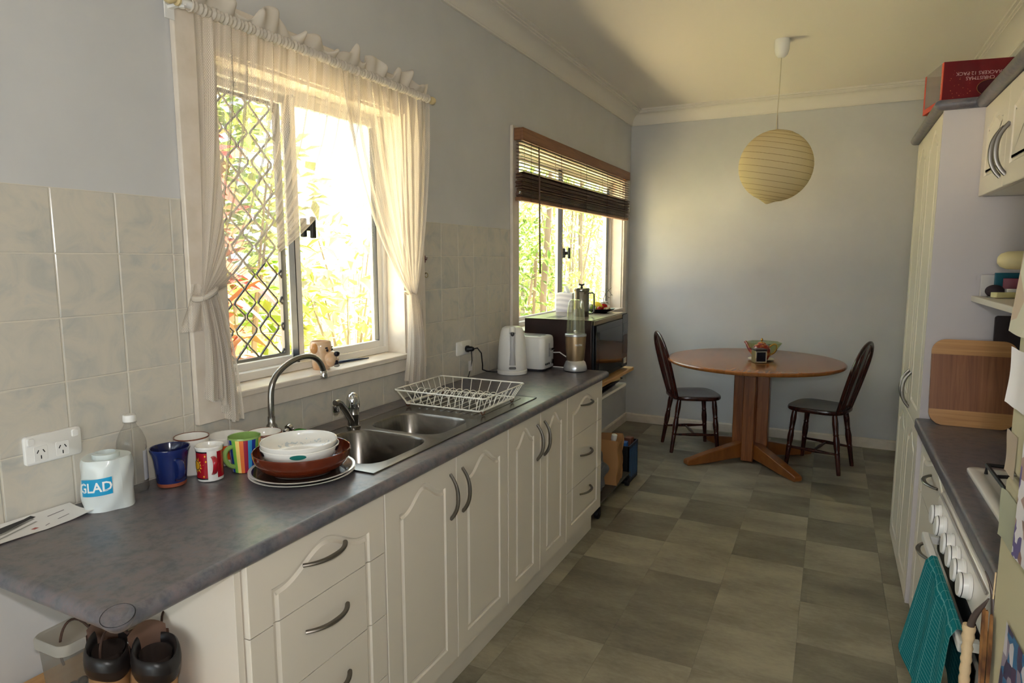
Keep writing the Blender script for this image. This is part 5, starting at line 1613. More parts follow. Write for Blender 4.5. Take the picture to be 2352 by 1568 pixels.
# small things on the open shelf
zs_ = 1.3755
def small(nm, lab, size, loc, rot, m_, cat):
    x, y, z = size
    o = MB().box((-x / 2, -y / 2, 0), (x / 2, y / 2, z)).build(nm, m_, None, loc, bevel=.002); o.rotation_euler = rot
    tag(o, lab, cat)
    return o
small('card_box', 'white printed card standing at the pantry end of the small shelf', (.05, .012, .078), (2.185, 2.868, zs_), (0, 0, .1), mat('pale_card', c(206, 200, 196), .6), 'card')
small('book', 'teal booklet leaning on the small shelf', (.075, .012, .085), (2.235, 2.852, zs_), (0, 0, .15), mat('teal_card', c(30, 96, 112), .4), 'booklet')
small('card_box', 'dark red packet leaning behind the dark pouch on the small shelf', (.05, .014, .066), (2.245, 2.83, zs_), (0, .0, -.2), mat('crimson_card', c(120, 24, 44), .4), 'packet')
o = MB().sphere((0, 0, .022), .022, 16, 10, sc=(1.3, .9, 1)).build('pouch', mat('plum_cloth', c(52, 38, 42), .7), None, (2.192, 2.80, zs_)); tag(o, 'dark rounded pouch at the left of the small shelf', 'pouch')
small('match_box', 'cream matchbox tilted at the front of the small shelf', (.075, .034, .018), (2.212, 2.742, zs_ + .002), (0, 0, .35), mat('cream_card', c(216, 206, 150), .5), 'matchbox')
small('match_box', 'lower of the two stacked matchboxes on the small shelf', (.06, .04, .026), (2.300, 2.760, zs_ + .030), (0, 0, .05), mat('grey_green_card', c(130, 132, 110), .5), 'matchbox')
small('match_box', 'upper of the two stacked matchboxes on the small shelf', (.06, .04, .024), (2.302, 2.760, zs_ + .057), (0, 0, -.03), mat('buff_card', c(176, 166, 134), .5), 'matchbox')
o = MB().lathe([(0, 0), (.028, 0), (.029, .004), (.027, .009), (.029, .014), (.027, .020), (.029, .025), (.026, .0295), (0, .0295)], 20).build('small_jar', mat('olive_jar', c(120, 116, 84), .4), None, (2.300, 2.760, zs_)); tag(o, 'short ribbed jar under the stacked matchboxes', 'jar')
small('paper_roll', 'folded white paper lying behind the matchbox on the small shelf', (.08, .03, .03), (2.262, 2.795, zs_), (0, 0, .1), M_PAPER, 'paper')

# ------------------------------------------------------------------ base drawers, oven, bench
DY0, DY1 = 2.135, 2.882
u = flip('drawer_cabinet', 'cream three-drawer base cabinet between the pantry and the oven', 'cabinet', DY1)
dw_ = DY1 - DY0
u.location.x += .014
carcass(u, -.50, -.020, .0, dw_, .142, .861)
drawer_fronts(u, -.019, .0, dw_, .142, .862, (.63, .40), (.30, .52, .765), .155)
MB().box((-.50, 0, 0), (-.06, dw_, .141)).build('plinth', M_CAB, u, smooth=False)
mb = MB()
XN = 1.9935
mb.box((XN + r_, 1.215, BZ), (XR - .001, 2.884, BT))
q_ = .010
NR_ = [(XN + r_, BT)] + [(XN + q_ - q_ * math.sin(PI / 2 * i / 5), BT - q_ + q_ * math.cos(PI / 2 * i / 5)) for i in range(6)] + [(XN + .004 - .004 * math.cos(PI / 2 * i / 3), BZ + .004 - .004 * math.sin(PI / 2 * i / 3)) for i in range(4)] + [(XN + r_, BZ)]
mb.loft([[(x, y, z) for x, z in NR_] for y in (1.215, 2.884)], closed=False, cap0=False, cap1=False)
mb.add([(x, 2.884, z) for x, z in NR_], [tuple(range(len(NR_)))])
bench2 = mb.build('benchtop', M_BENCH, angle=45, origin=(2.27, 1.9, BZ))
tag(bench2, 'grey mottled laminate benchtop holding the gas cooktop on the oven side', 'benchtop')
# splash wall upstand hidden boards
def board(nm, lab, w_, h_, t, r, loc, tilt, yaw, mats, bands):
    e = thing(nm, lab, 'chopping board', loc, yaw)
    e.rotation_euler = (tilt, 0, yaw)
    def body(z0, z1, name, m_):
        pts = [(x, z) for x, z in rrect(w_, h_, r, 8, 0, h_ / 2)]
        bm = bmesh.new()
        me = MB().loft([[(x, 0, z) for x, z in pts], [(x, t, z) for x, z in pts]]).mesh('b', m_, smooth=False)
        bm.from_mesh(me); bpy.data.meshes.remove(me)
        for zz, up in ((z0, False), (z1, True)):
            g = bm.verts[:] + bm.edges[:] + bm.faces[:]
            rr_ = bmesh.ops.bisect_plane(bm, geom=g, plane_co=(0, 0, zz), plane_no=(0, 0, 1), clear_outer=up, clear_inner=not up)
            ed = [q for q in rr_['geom_cut'] if isinstance(q, bmesh.types.BMEdge)]
            if ed: bmesh.ops.edgeloop_fill(bm, edges=ed)
        bm_object(name, bm, m_, e, (0, 0, 0))
    for (z0, z1, name, m_) in bands: body(z0, z1, name, m_)
    return e
board('chopping_board', 'bamboo chopping board with pale end strips leaning against the pantry side', .262, .318, .017, .045, (2.158, 2.795, .9012), -.17, .02, None,
      [(-.01, .058, 'end_strip', M_BAMB_L), (.058, .262, 'centre_slab', M_BAMB_D), (.262, .33, 'end_strip', M_BAMB_L)])
board('chopping_board', 'very dark board standing behind the bamboo chopping board', .24, .405, .016, .01, (2.335, 2.845, .9012), -.05, .0, None,
      [(-.01, .42, 'slab', mat('near_black_wood', c(38, 22, 20), .5))])
# gas cooktop
e = thing('gas_cooktop', 'white gas cooktop with black trivets set in the bench', 'cooktop', (2.055, 1.62, .9005))
cw, cl = .46, .60
mb = MB(); R = lambda s, z, d=0: [(x + cw / 2, y + cl / 2, z) for x, y in rrect(cw - d, cl - d, .02)]
mb.loft([R(1, 0), R(1, .008), R(1, .011, .006), R(1, .011, .05), R(1, .006, .07)])
mb.build('hob_plate', mat('white_enamel', c(224, 222, 216), .18, coat=.4), e, angle=50)
M_IRON = mat('cast_iron', c(26, 24, 26), .5)
for yy in (.16, .44):
    for xx in (.13, .33):
        MB().lathe([(0, .006), (.05, .006), (.05, .012), (.034, .014), (.034, .022), (.026, .026), (0, .026)], 24).build('burner', mat('burner_brass', c(160, 138, 96), .4, metal=.5), e, (xx, yy, 0))
    t_ = MB()
    t_.tube([(.04, yy - .11, .008), (.04, yy - .11, .034), (.42, yy - .11, .034), (.42, yy + .11, .034), (.04, yy + .11, .034), (.04, yy + .11, .008)], .0055, 6)
    t_.tube([(.04, yy - .11, .034), (.04, yy + .11, .034)], .0055, 6)
    for xx in (.13, .33):
        t_.tube([(xx, yy - .11, .034), (xx, yy - .025, .040)], .005, 6); t_.tube([(xx, yy + .11, .034), (xx, yy + .025, .040)], .005, 6)
        t_.tube([(xx - .09, yy, .034), (xx - .025, yy, .040)], .005, 6); t_.tube([(xx + .09, yy, .034), (xx + .025, yy, .040)], .005, 6)
    t_.build('trivet', M_IRON, e)
# oven
OY0, OY1 = 1.495, 2.128
u = flip('oven', 'white built-in oven with six knobs under the cooktop', 'oven', OY1)
ow = OY1 - OY0
M_OVW = mat('oven_enamel', c(222, 218, 210), .25, coat=.3)
MB().box((-.52, .004, .12), (-.004, ow - .004, .858)).build('body', M_OVW, u, smooth=False)
mb = MB()
k7 = [(-.003, .755), (.020, .757), (.030, .768), (.026, .838), (.018, .856), (-.003, .858)]
mb.loft([[(x, .002, z) for x, z in k7], [(x, ow - .002, z) for x, z in k7]])
cp_ = mb.build('control_panel', M_OVW, u, bevel=.004)
MB().box((.0235, .01, .846), (.0255, ow - .01, .853)).build('panel_trim', mat('panel_grey', c(176, 172, 168), .4), cp_)
for y in (2.058, 1.972, 1.850, 1.772, 1.697, 1.622):
    yy = OY1 - y
    kb_ = MB().lathe([(0, 0), (.0285, 0), (.0285, .005), (.0265, .007), (.0262, .019), (.0235, .0235), (0, .024)], 28, T=Matrix.Translation((.0285, yy, .806)) @ Matrix.Rotation(PI / 2 - .05, 4, 'Y')).build('knob', M_WHITEP, u)
    MB().lathe([(.0267, .0170), (.0268, .0178), (.0266, .0186)], 28, T=Matrix.Translation((.0285, yy, .806)) @ Matrix.Rotation(PI / 2 - .05, 4, 'Y')).build('knob_ring', M_BLACK, kb_)
dr = MB().box((-.002, .004, .20), (.020, ow - .004, .748)).build('oven_door', M_OVW, u, bevel=.004)
MB().box((.0202, .05, .26), (.0222, ow - .05, .66)).build('door_glass', M_BLACKG, dr, smooth=False)
MB().box((.0205, .02, .69), (.0225, ow - .02, .744)).build('door_band', M_BLACK, dr, smooth=False)
hb = MB().box((.044, .02, .712), (.062, ow - .01, .736)).build('door_handle', M_WHITEP, dr, bevel=.004)
for yy in (.03, ow - .04): MB().box((.020, yy, .714), (.046, yy + .02, .734)).build('handle_bracket', M_WHITEP, dr, smooth=False)
MB().box((-.52, .004, 0), (-.06, ow - .004, .119)).build('plinth', M_CAB, u, smooth=False)
# tea towel over the oven handle
def towel_mat():
    t = NT('teal_check_towel')
    uv = t.add('ShaderNodeUVMap'); uv.uv_map = 'uv'; sp = t.add('ShaderNodeSeparateXYZ'); t.link(uv.outputs[0], sp.inputs[0])
    ln = lambda o, p, w: t.math('LESS_THAN', t.math('FRACT', t.math('MULTIPLY', o, 1 / p)), w)
    a = ln(sp.outputs[0], .047, .05); b = ln(t.math('ADD', sp.outputs[1], t.math('MULTIPLY', t.noise(uv.outputs[0], 30, 2), .006)), .0130, .16)
    f = t.math('MAXIMUM', a, b)
    nz = t.noise(uv.outputs[0], 160, 2)
    f = t.math('MULTIPLY', f, t.math('ADD', t.math('MULTIPLY', nz, .8), .2))
    mx = t.add('ShaderNodeMix', data_type='RGBA'); t.link(f, mx.inputs[0]); mx.inputs[6].default_value = c(22, 118, 124); mx.inputs[7].default_value = c(128, 190, 188)
    t.link(mx.outputs[2], t.p.inputs['Base Color']); t.p.inputs['Roughness'].default_value = .95; t.p.inputs['Specular IOR Level'].default_value = .1
    t.bump(t.noise(uv.outputs[0], 500, 2), .5, .002)
    return t.m
M_TOWEL = towel_mat()
e = thing('tea_towel', 'teal checked tea towel hanging over the oven door handle', 'tea towel', (1.956, 1.725, .74))
def tw(s, t):
    # t 0 = back hem behind the bar, .28 = over the bar, 1 = front hem
    sp_ = .20 * (1 + .10 * max(0, t - .3))
    y = (s - .5) * 2 * sp_ * (.92 + .08 * t)
    fold = math.sin(2 * PI * 2.2 * s + .6) 
    if t < .28:
        q = t / .28; x = .010 + .006 * fold * (1 - q) * .4; z = -.20 * (1 - q) + .004
    else:
        q = (t - .28) / .72
        x = -.016 - .030 * q - .012 * fold * (.25 + .75 * q); z = .006 - .345 * q - .05 * (.5 - s) * q - .012 * math.sin(4 * s) * q
        y += .014 * fold * q + .06 * q * (s - .2)
    if .24 < t < .32: z = .006 - abs(t - .28) * .05; x = -.003 + (.28 - t) * .3
    return (x, y, z)
MB().grid(tw, 60, 50, uv=lambda s, t: (s * .40, t * .62)).build('cloth', M_TOWEL, e)

# ------------------------------------------------------------------ fridge
e = thing('refrigerator', 'cream fridge at the right edge covered with papers', 'fridge', (1.932, .55, 0))
M_FR = mat('cream_enamel', c(206, 200, 168), .35, spec=.4)
MB().box((.045, .0, .03), (.60, .652, 1.72)).build('cabinet', M_FR, e, bevel=.006)
MB().box((0, .0, .06), (.042, .652, 1.18)).build('door', M_FR, e, bevel=.008)
MB().box((0, .0, 1.19), (.042, .652, 1.72)).build('freezer_door', M_FR, e, bevel=.008)
for x in (.08, .55):
    for y in (.04, .61): MB().lathe([(0, 0), (.02, 0), (.02, .03), (0, .03)], 12).build('foot', M_BLACK, e, (x, y, 0))
def paper(nm, lab, y0, y1, z0, z1, m_, curl, cat='paper', off=.002, seed=0):
    rg = random.Random(seed)
    o_ = thing(nm, lab, cat, (1.932, (y0 + y1) / 2, z0))
    def fn(s, t):
        y = (y0 - y1) / 2 + (y1 - y0) * s; z = (z1 - z0) * t
        k = max(0, s - .45) / .55
        d = off + curl[0] * k * k + curl[1] * (1 - t) ** 2 + .001 * math.sin(5 * t + seed) * k
        return (-d, y, z + .003 * k * math.sin(6 * s + seed))
    MB().grid(fn, 16, 14).build('sheet', m_, o_)
    return o_
def print_mat(name, base, cols, sc):
    t = NT(name); v = t.coord('Object')
    vo = t.add('ShaderNodeTexVoronoi'); vo.inputs['Scale'].default_value = sc; t.link(v, vo.inputs['Vector'])
    sp = t.add('ShaderNodeSeparateXYZ'); t.link(vo.outputs['Color'], sp.inputs[0])
    t.link(t.ramp(sp.outputs[0], [(i / len(cols), q) for i, q in enumerate(cols)], 'CONSTANT'), t.p.inputs['Base Color'])
    t.p.inputs['Roughness'].default_value = .4
    return t.m
M_PRT1 = print_mat('lined_notes', None, [c(214, 210, 190), c(206, 202, 182), c(214, 210, 190), c(196, 170, 150)], 14)
M_PRT2 = print_mat('blue_flyer', None, [c(60, 56, 96), c(40, 110, 160), c(150, 140, 160), c(80, 60, 100), c(206, 204, 214)], 45)
M_PRT3 = print_mat('photo_page', None, [c(150, 120, 110), c(110, 100, 150), c(180, 150, 140), c(226, 224, 226), c(170, 170, 210), c(226, 224, 226), c(226, 224, 226)], 55)
paper('notice', 'pale lined notice at the top of the fridge door with curled white foot', 1.00, 1.202, 1.40, 1.62, M_PRT1, (.001, .010), 'paper', seed=1)
paper('notice', 'white sheet curling off the fridge beside the chopping board', 1.12, 1.205, 1.29, 1.375, M_PAPER, (.005, .002), 'paper', .002, seed=2)
paper('notice', 'buff card strip low on the fridge next to the cooktop', 1.15, 1.2035, 1.185, 1.25, mat('buff_strip', c(186, 170, 150), .6), (.001, .0), 'card', .0015, seed=3)
paper('notice', 'folded grey-green leaflet on the fridge above the ornament', 1.09, 1.200, 1.085, 1.16, mat('sage_card', c(176, 180, 156), .5), (.002, .001), 'leaflet', .0015, seed=4)
paper('calendar', 'white page with colour photographs on the fridge at the right frame edge', .90, 1.085, 1.10, 1.40, M_PRT3, (.003, .004), 'calendar', .004, seed=5)
paper('flyer', 'blue and purple printed flyer low on the fridge', .86, 1.105, .76, .99, M_PRT2, (.001, .005), 'flyer', .003, seed=6)
# hanging ornament on the fridge corner
e = thing('hanging_ornament', 'hanging ornament with dark curved horns, wrapped stem and orange ball', 'ornament', (1.918, 1.205, .86))
M_HORN = mat('dark_horn', c(78, 66, 60), .35)
MB().tube([(-.010, .012, .050), (-.0095, .009, .062), (-.008, .004, .075), (-.004, -.002, .090), (.001, -.008, .104), (.006, -.012, .118)], [.0052, .0054, .005, .0042, .003, .001], 10).build('horn', M_HORN, e)
MB().tube(bez((.004, .018, .150), (.016, -.004, .125), (.018, -.014, .09), (.011, -.011, .045), 10) + [(.009, -.0105, .0), (.010, -.012, -.05)], [.0008, .0014, .002, .0027, .0033, .0038, .0041, .0043, .0043, .0042, .004, .003, .0024], 10).build('horn', M_HORN, e)
M_RAF = mat('raffia', c(196, 172, 134), .8, bump=(120, .4))
wr = [(-.011, .013, .056 - .2 * i / 30) for i in range(31)]
MB().tube(wr, [.0078 + .0010 * math.sin(i * 2.3) + (.0014 if i < 4 else 0) for i in range(31)], 12).build('wrapped_stem', M_RAF, e)
M_LEAFB = mat('dry_brown_leaf', c(150, 104, 56), .6, var=(30, c(70, 36, 24), 2))
for (dx, dy, L_, a) in ((.006, -.016, .15, .1), (.010, -.028, .13, -.15), (.004, -.006, .12, .3)):
    def lf(s, t, dx=dx, dy=dy, L_=L_, a=a): return (dx - .004 * math.sin(PI * s), dy + (s - .5) * .022 * math.sin(PI * min(1, t + .08)) - .02 * t * t, .10 - L_ * t)
    MB().grid(lf, 4, 12).build('dry_leaf', M_LEAFB, e)
MB().sphere((-.006, -.008, -.075), .026, 18, 12, sc=(1, 1, 1.25)).build('orange_ball', mat('orange_beads', c(214, 66, 30), .5, var=(90, c(236, 140, 50), 2), bump=(160, .9)), e)
MB().tube([(.012, -.01, .118), (.0135, -.004, .16)], .0012, 5).build('hanging_thread', M_RAF, e)

# ------------------------------------------------------------------ cracker box on the pantry
ZP = 2.045 + 2 * r7 + .0006
e = thing('cracker_box', 'red Christmas crackers box lying upside down on top of the pantry', 'box', (2.006, 2.955, ZP), .17)
BW, BD, BH = .262, .215, .150
M_RED = mat('red_card', c(118, 14, 22), .3, var=(5, c(96, 8, 18), 2)); M_REDL = mat('red_edge_card', c(190, 58, 36), .4)
MB().box((0, 0, 0), (BW, .0016, BH)).build('printed_end', M_RED, e, smooth=False)
MB().box((0, 0, 0), (BW, BD, .0016)).build('base_card', M_REDL, e, smooth=False)
MB().box((0, BD - .0016, 0), (BW, BD, BH)).build('far_end', M_RED, e, smooth=False)
MB().box((BW - .0016, 0, 0), (BW, BD, BH)).build('side_card', mat('grey_card', c(170, 160, 158), .6), e, smooth=False)
fr = MB()
fr.box((-.0012, 0, 0), (.0006, .020, BH)); fr.box((-.0012, BD - .016, 0), (.0006, BD, BH)); fr.box((-.0012, .02, 0), (.0006, BD - .016, .020))
fr.build('window_frame', M_REDL, e, smooth=False)
MB().box((-.0008, .02, .02), (-.0002, BD - .016, BH)).build('clear_window', glassy('acetate', (.95, .94, .95, 1), .1, .05, body=c(210, 205, 214), amount=.10), e, smooth=False)
MB().box((.0, .001, BH - .0006), (BW, BD, BH)).build('clear_top', glassy('acetate2', (.95, .94, .95, 1), .1, .05, body=c(210, 205, 200), amount=.15), e, smooth=False)
tv, tf = text_mesh('CHRISTMAS\nCRACKERS 12 PACK', .0175)
def place(vs, x0, z0, k=1.): return [(x0 - x * k, -.0012, z0 - y * k) for x, y, _ in vs]
MB().add(place(tv, .118, .0915), tf).build('printed_lettering', mat('print_pale_pink', c(206, 170, 168), .5), e, smooth=False)
lg = MB()
rg_ = [(.160 + .050 * math.cos(i * PI / 16), .050 + .030 * math.sin(i * PI / 16)) for i in range(32)]
lg.add([(x, -.0008, z) for x, z in rg_], [tuple(range(32))]); lg.build('oval_emblem', mat('emblem_plum', c(70, 10, 22), .3), e, smooth=False)
MB().tube([(x, -.0010, z) for x, z in rg_], .0011, 4, closed=True).build('emblem_border', mat('emblem_gold', c(150, 96, 50), .4), e)
tv, tf = text_mesh('25', .030, bold=True)
MB().add(place(tv, .166, .060), tf).build('emblem_lettering', MATS['print_pale_pink'], e, smooth=False)
sg = MB(); rs = random.Random(8)
for k in range(26):
    x, z, s_ = rs.uniform(.018, .09), rs.uniform(.02, .12), rs.uniform(.0008, .0022)
    sg.add([(x - s_, -.0007, z), (x, -.0007, z - s_), (x + s_, -.0007, z), (x, -.0007, z + s_)], [(0, 1, 2, 3)])
sg.build('star_print', mat('print_gold', c(190, 110, 70), .5), e, smooth=False)
tv, tf = text_mesh('CHRISTMAS CRACKERS', .0085)
MB().add([(-.0016, .010 + y, .075 - x * .85) for x, y, _ in tv], tf).build('edge_lettering', mat('print_peach', c(232, 190, 150), .5), e, smooth=False)
# ------------------------------------------------------------------ under the bench overhang
e = thing('low_shelf', 'low timber shelf under the bench overhang holding the boots', 'shelf', (.29, .62, 0))
MB().box((-.285, -.28, .497), (.285, .278, .515)).build('shelf_board', M_PINE, e, bevel=.003)
for y in (-.28, .262): MB().box((-.285, y, 0), (.285, y + .016, .4965)).build('side', M_PINE, e, smooth=False)
ZS = .5155
M_TUB = glassy('frosted_tub', (.80, .80, .78, 1), .06, .2, body=c(196, 194, 186), amount=.26)
e = thing('plastic_tub', 'lidded frosted plastic tub under the bench beside the boots', 'container', (.170, .812, ZS), .03)
R = lambda w_, l_, z, r: [(x, y, z) for x, y in rrect(w_, l_, r, 6)]
MB().loft([R(.088, .126, 0, .018), R(.092, .132, .004, .020), R(.104, .150, .148, .022)], cap1=False).build('tub_body', M_TUB, e, angle=50)
MB().loft([R(.108, .154, .136, .023), R(.116, .162, .138, .025), R(.116, .162, .156, .025), R(.108, .154, .161, .022), R(.100, .146, .160, .02), R(.096, .142, .157, .02)], cap0=False).build('lid', glassy('frosted_lid', (.80, .80, .78, 1), .06, .2, body=c(206, 204, 196), amount=.86), e, angle=50)
p_ = MB().box((-.003, -.040, 0), (.003, .034, .105)).build('snack_pouch', mat('orange_pouch', c(176, 46, 26), .3, var=(18, c(150, 70, 30), 1)), None, (.205, .838, ZS + .012)); p_.rotation_euler = (0, .10, .03)
tag(p_, 'orange snack pouch inside the plastic tub', 'pouch')
MB().box((.0031, -.034, .050), (.0036, .026, .078)).build('pouch_panel', mat('pouch_brown', c(60, 34, 26), .3), p_, smooth=False)
tv, tf = text_mesh('Chu', .026)
MB().add([(.0040, x - .006, .056 + y) for x, y, _ in tv], tf).build('printed_lettering', MATS['print_white'], p_, smooth=False)
MB().box((.0031, -.030, .084), (.0036, .0, .093)).build('pouch_stripe', mat('pouch_green', c(110, 110, 40), .3), p_, smooth=False)
rk = random.Random(12)
for k in range(7):
    o = MB().sphere((0, 0, .010), .012, 10, 8, sc=(1, 1, .85)).build('wrapped_sweet', mat('dark_foil', c(70, 76, 84), .25, metal=.6), None, (.150 + .022 * (k % 3), .775 + .02 * (k // 3), ZS + .005 + .0 * k))
    tag(o, 'dark foil wrapped sweet in the bottom of the plastic tub', 'sweet', 'sweets in the plastic tub')

M_NUBUCK = mat('tan_nubuck', c(160, 122, 80), .85, var=(14, c(140, 102, 66), 3), bump=(200, .2)); M_COLLAR = mat('black_collar_leather', c(26, 22, 22), .35); M_TONGUE = mat('brown_leather', c(98, 70, 54), .6); M_LACE2 = mat('brown_lace', c(70, 48, 38), .8); M_SOLE = mat('dark_sole', c(40, 34, 30), .7)
def boot(label, loc, rz):
    """local: toe towards +x, heel at the origin"""
    e = thing('work_boot', label, 'boot', (loc[0], loc[1], ZS), rz, 'tan work boots')
    def ring(xc, zc, hl, hw, tilt=0, n=24, flat=2.4, dz=0):
        pts = []
        for i in range(n):
            a = 2 * PI * i / n; ca, sa = math.cos(a), math.sin(a)
            k = (abs(ca) ** flat + abs(sa) ** flat) ** (-1 / flat)
            x = xc + hl * k * ca
            pts.append((x, hw * k * sa, zc + tilt * (x - xc)))
        return pts
    # sole
    MB().loft([ring(.095, 0, .140, .048), ring(.095, .018, .142, .049), ring(.095, .024, .138, .046)]).build('sole', M_SOLE, e, angle=50)
    loops = [ring(.092, .024, .134, .043), ring(.088, .050, .126, .043), ring(.062, .080, .096, .041, -.10), ring(.036, .105, .064, .040, -.05), ring(.026, .128, .056, .040, .05)]
    MB().loft(loops, cap1=False).build('upper', M_NUBUCK, e, angle=60)
    # padded collar, open at the front
    def col(s, t):
        a = .62 + (2 * PI - 1.24) * s
        b = 2 * PI * t
        R1 = .047 + .0085 * math.cos(b)
        zz = .138 + .026 * math.sin(b) + .012 * math.cos(a - PI) * -1 + .004 * math.sin(3 * a)
        return (.022 + R1 * 1.10 * math.cos(a), R1 * .86 * math.sin(a), zz)
    MB().grid(col, 36, 12).build('padded_collar', M_COLLAR, e)
    def inner(s, t):
        a = 2 * PI * s
        return (.024 + .040 * math.cos(a), .032 * math.sin(a), .05 + .10 * t)
    MB().grid(inner, 24, 4).build('lining', mat('boot_lining', c(48, 36, 30), .9), e)
    def tong(s, t): return (.066 + .022 * t * .6 - .012 * (1 - t) + .010 * math.cos(2.4 * (s - .5)), (s - .5) * .070 * (1 + .1 * t), .095 + .100 * t - .02 * (2 * s - 1) ** 2 * t)
    MB().grid(tong, 12, 12).build('tongue', M_TONGUE, e)
    for sd in (-1, 1):
        def fl(s, t, sd=sd): return (.052 + .036 * s + .014 * t, sd * (.040 - .014 * s * s), .100 + .070 * t - .012 * s)
        MB().grid(fl, 6, 6).build('eyelet_flap', M_TONGUE, e)
        for k in range(3):
            MB().tube([(.078 + .004 * k, sd * (.0345 - .004), .112 + k * .024), (.080 + .004 * k, sd * (.0375), .112 + k * .024)], .0045, 10).build('eyelet', M_CHROME, e)
    for k in range(3):
        z = .110 + k * .024
        MB().tube(bez((.082 + .004 * k, -.034, z), (.105, -.012, z + .008), (.105, .012, z + .020), (.084 + .004 * k, .034, z + .022), 10), .0026, 6).build('lace', M_LACE2, e)
    MB().tube(bez((.094, .034, .176), (.13, .075, .235), (.08, .10, .16), (.100, .085, .10), 14), .0026, 6).build('lace', M_LACE2, e)
    MB().tube(bez((.094, -.034, .176), (.14, -.05, .220), (.12, -.085, .15), (.112, -.075, .09), 14), .0026, 6).build('lace', M_LACE2, e)
    return e
boot('tan work boot with black collar, the nearer of the pair beside the tub', (.318, .782), 2.62)
boot('tan work boot with black collar, the one against the end panel', (.425, .822), 2.80)

# ------------------------------------------------------------------ garden outside the windows
gd = MB().box((-14, -6, -.62), (-.20, 22, -.5)).build('ground', mat('pale_ground', c(218, 200, 162), .95, var=(1.2, c(234, 216, 184), 4)), smooth=False)
gd['kind'] = 'structure'
gp = MB().box((-.2, -14, -.30), (14, YR - .13, -.12)).box((XR + .13, YR - .13, -.30), (14, 16, -.12)).build('patio', mat('pale_paving', c(112, 112, 114), .9, var=(2, c(98, 98, 100), 4)), smooth=False)  # unseen paving added outside the doors; its tone sets the bounced daylight
gp['kind'] = 'structure'
def leaf_quad(mb, p, d, n, L_, W_, bend=.25):
    d = d.normalized(); s = d.cross(n)
    if s.length < 1e-4: s = d.cross(Vector((1, .2, .1)))
    s.normalize(); u_ = s.cross(d)
    a = p; m1 = p + d * (L_ * .5) + u_ * (L_ * bend * .35); t_ = p + d * L_ - u_ * (L_ * bend * .15)
    mb.add([a, m1 + s * W_, t_, m1 - s * W_], [(0, 1, 2, 3)])
def shrub(name, label, loc, rx, ry, h, nleaf, L_, W_, m_, cat='shrub', stem=True, seed=0, lo=.12, group='garden plants outside'):
    rg = random.Random(seed)
    e = thing(name, label, cat, (loc[0], loc[1], -.5), 0, group)
    mb = MB()
    for _ in range(nleaf):
        while True:
            x, y, z = rg.uniform(-1, 1), rg.uniform(-1, 1), rg.uniform(-1, 1)
            r2 = x * x + y * y + z * z
            if .25 < r2 < 1: break
        p = Vector((x * rx, y * ry, h * lo + (z * .5 + .5) * h * (1 - lo)))
        d = Vector((x + rg.uniform(-.6, .6), y + rg.uniform(-.6, .6), rg.uniform(-.7, .5)))
        leaf_quad(mb, p, d, Vector((rg.uniform(-.5, .5), rg.uniform(-.5, .5), 1)), L_ * rg.uniform(.6, 1.3), W_ * rg.uniform(.7, 1.2))
    f = mb.build('foliage', m_, e, smooth=False); f['kind'] = 'stuff'
    if stem:
        sb = MB()
        for k in range(5):
            a = k * 1.3 + seed
            sb.tube([(0, 0, 0), (rx * .2 * math.cos(a), ry * .2 * math.sin(a), h * .4), (rx * .5 * math.cos(a), ry * .5 * math.sin(a), h * .8)], [.025, .018, .008], 5)
        sb.build('stems', M_BARK, e)
    return e
def strap(name, label, loc, n, L_, W_, h0, m_, seed=0, trunk=0):
    rg = random.Random(seed)
    e = thing(name, label, 'shrub', (loc[0], loc[1], -.5), 0, 'garden plants outside')
    mb = MB()
    for k in range(n):
        a = rg.uniform(0, 2 * PI); el = rg.uniform(.25, 1.35); L1 = L_ * rg.uniform(.7, 1.15)
        base = Vector((0, 0, h0 * rg.uniform(.55, 1.0)))
        pts = []
        for i in range(6):
            t_ = i / 5
            rr = L1 * t_ * math.cos(el) ; zz = L1 * (t_ * math.sin(el) - .75 * t_ * t_ * (1.1 - .5 * el))
            pts.append(base + Vector((rr * math.cos(a), rr * math.sin(a), zz)))
        sd = Vector((-math.sin(a), math.cos(a), 0))
        vs = []
        for i, p in enumerate(pts):
            w_ = W_ * math.sin(PI * (.12 + .86 * i / 5))
            vs += [p - sd * w_, p + sd * w_]
        mb.add(vs, [(2 * i, 2 * i + 1, 2 * i + 3, 2 * i + 2) for i in range(5)])
    f = mb.build('foliage', m_, e, smooth=False); f['kind'] = 'stuff'
    sb = MB().tube([(0, 0, 0), (.02, .01, h0 * .5), (0, 0, h0)], [.04, .032, .026], 7); sb.build('trunk', M_BARK, e)
    return e
# seen through window 1
strap('cordyline', 'pink leaved cordyline outside behind the security screen', (-1.55, 2.55), 46, .75, .050, 1.9, M_LEAF_R, 1)
strap('cordyline', 'tall pink and yellow cordyline left behind the security screen', (-2.3, 3.0), 50, .85, .055, 2.9, M_LEAF_R, 2)
strap('fern_clump', 'arching green strap-leaved clump low outside the security screen', (-1.25, 2.35), 60, .8, .032, .75, M_LEAF_G, 3)
strap('fern_clump', 'arching pale green clump further off behind the security screen', (-1.9, 3.4), 60, .9, .034, .9, M_LEAF_G, 4)
shrub('bush', 'yellow green bush high behind the security screen', (-3.4, 4.4), .9, .8, 3.6, 520, .20, .055, M_LEAF_Y, seed=5)
shrub('bush', 'light green leafy bush seen in the right pane of the sink window', (-3.2, 5.7), .8, .9, 2.0, 260, .20, .06, M_LEAF_P, seed=6)
shrub('bush', 'yellow bush far beyond the right pane of the sink window', (-5.2, 8.2), 1.2, 1.4, 2.9, 420, .26, .07, M_LEAF_P, seed=7)
shrub('hedge', 'tall dense green hedge closing the garden behind the security screen', (-4.6, 4.3), 1.0, 1.6, 5.2, 1500, .26, .075, M_LEAF_G, 'hedge', seed=31, lo=.03)
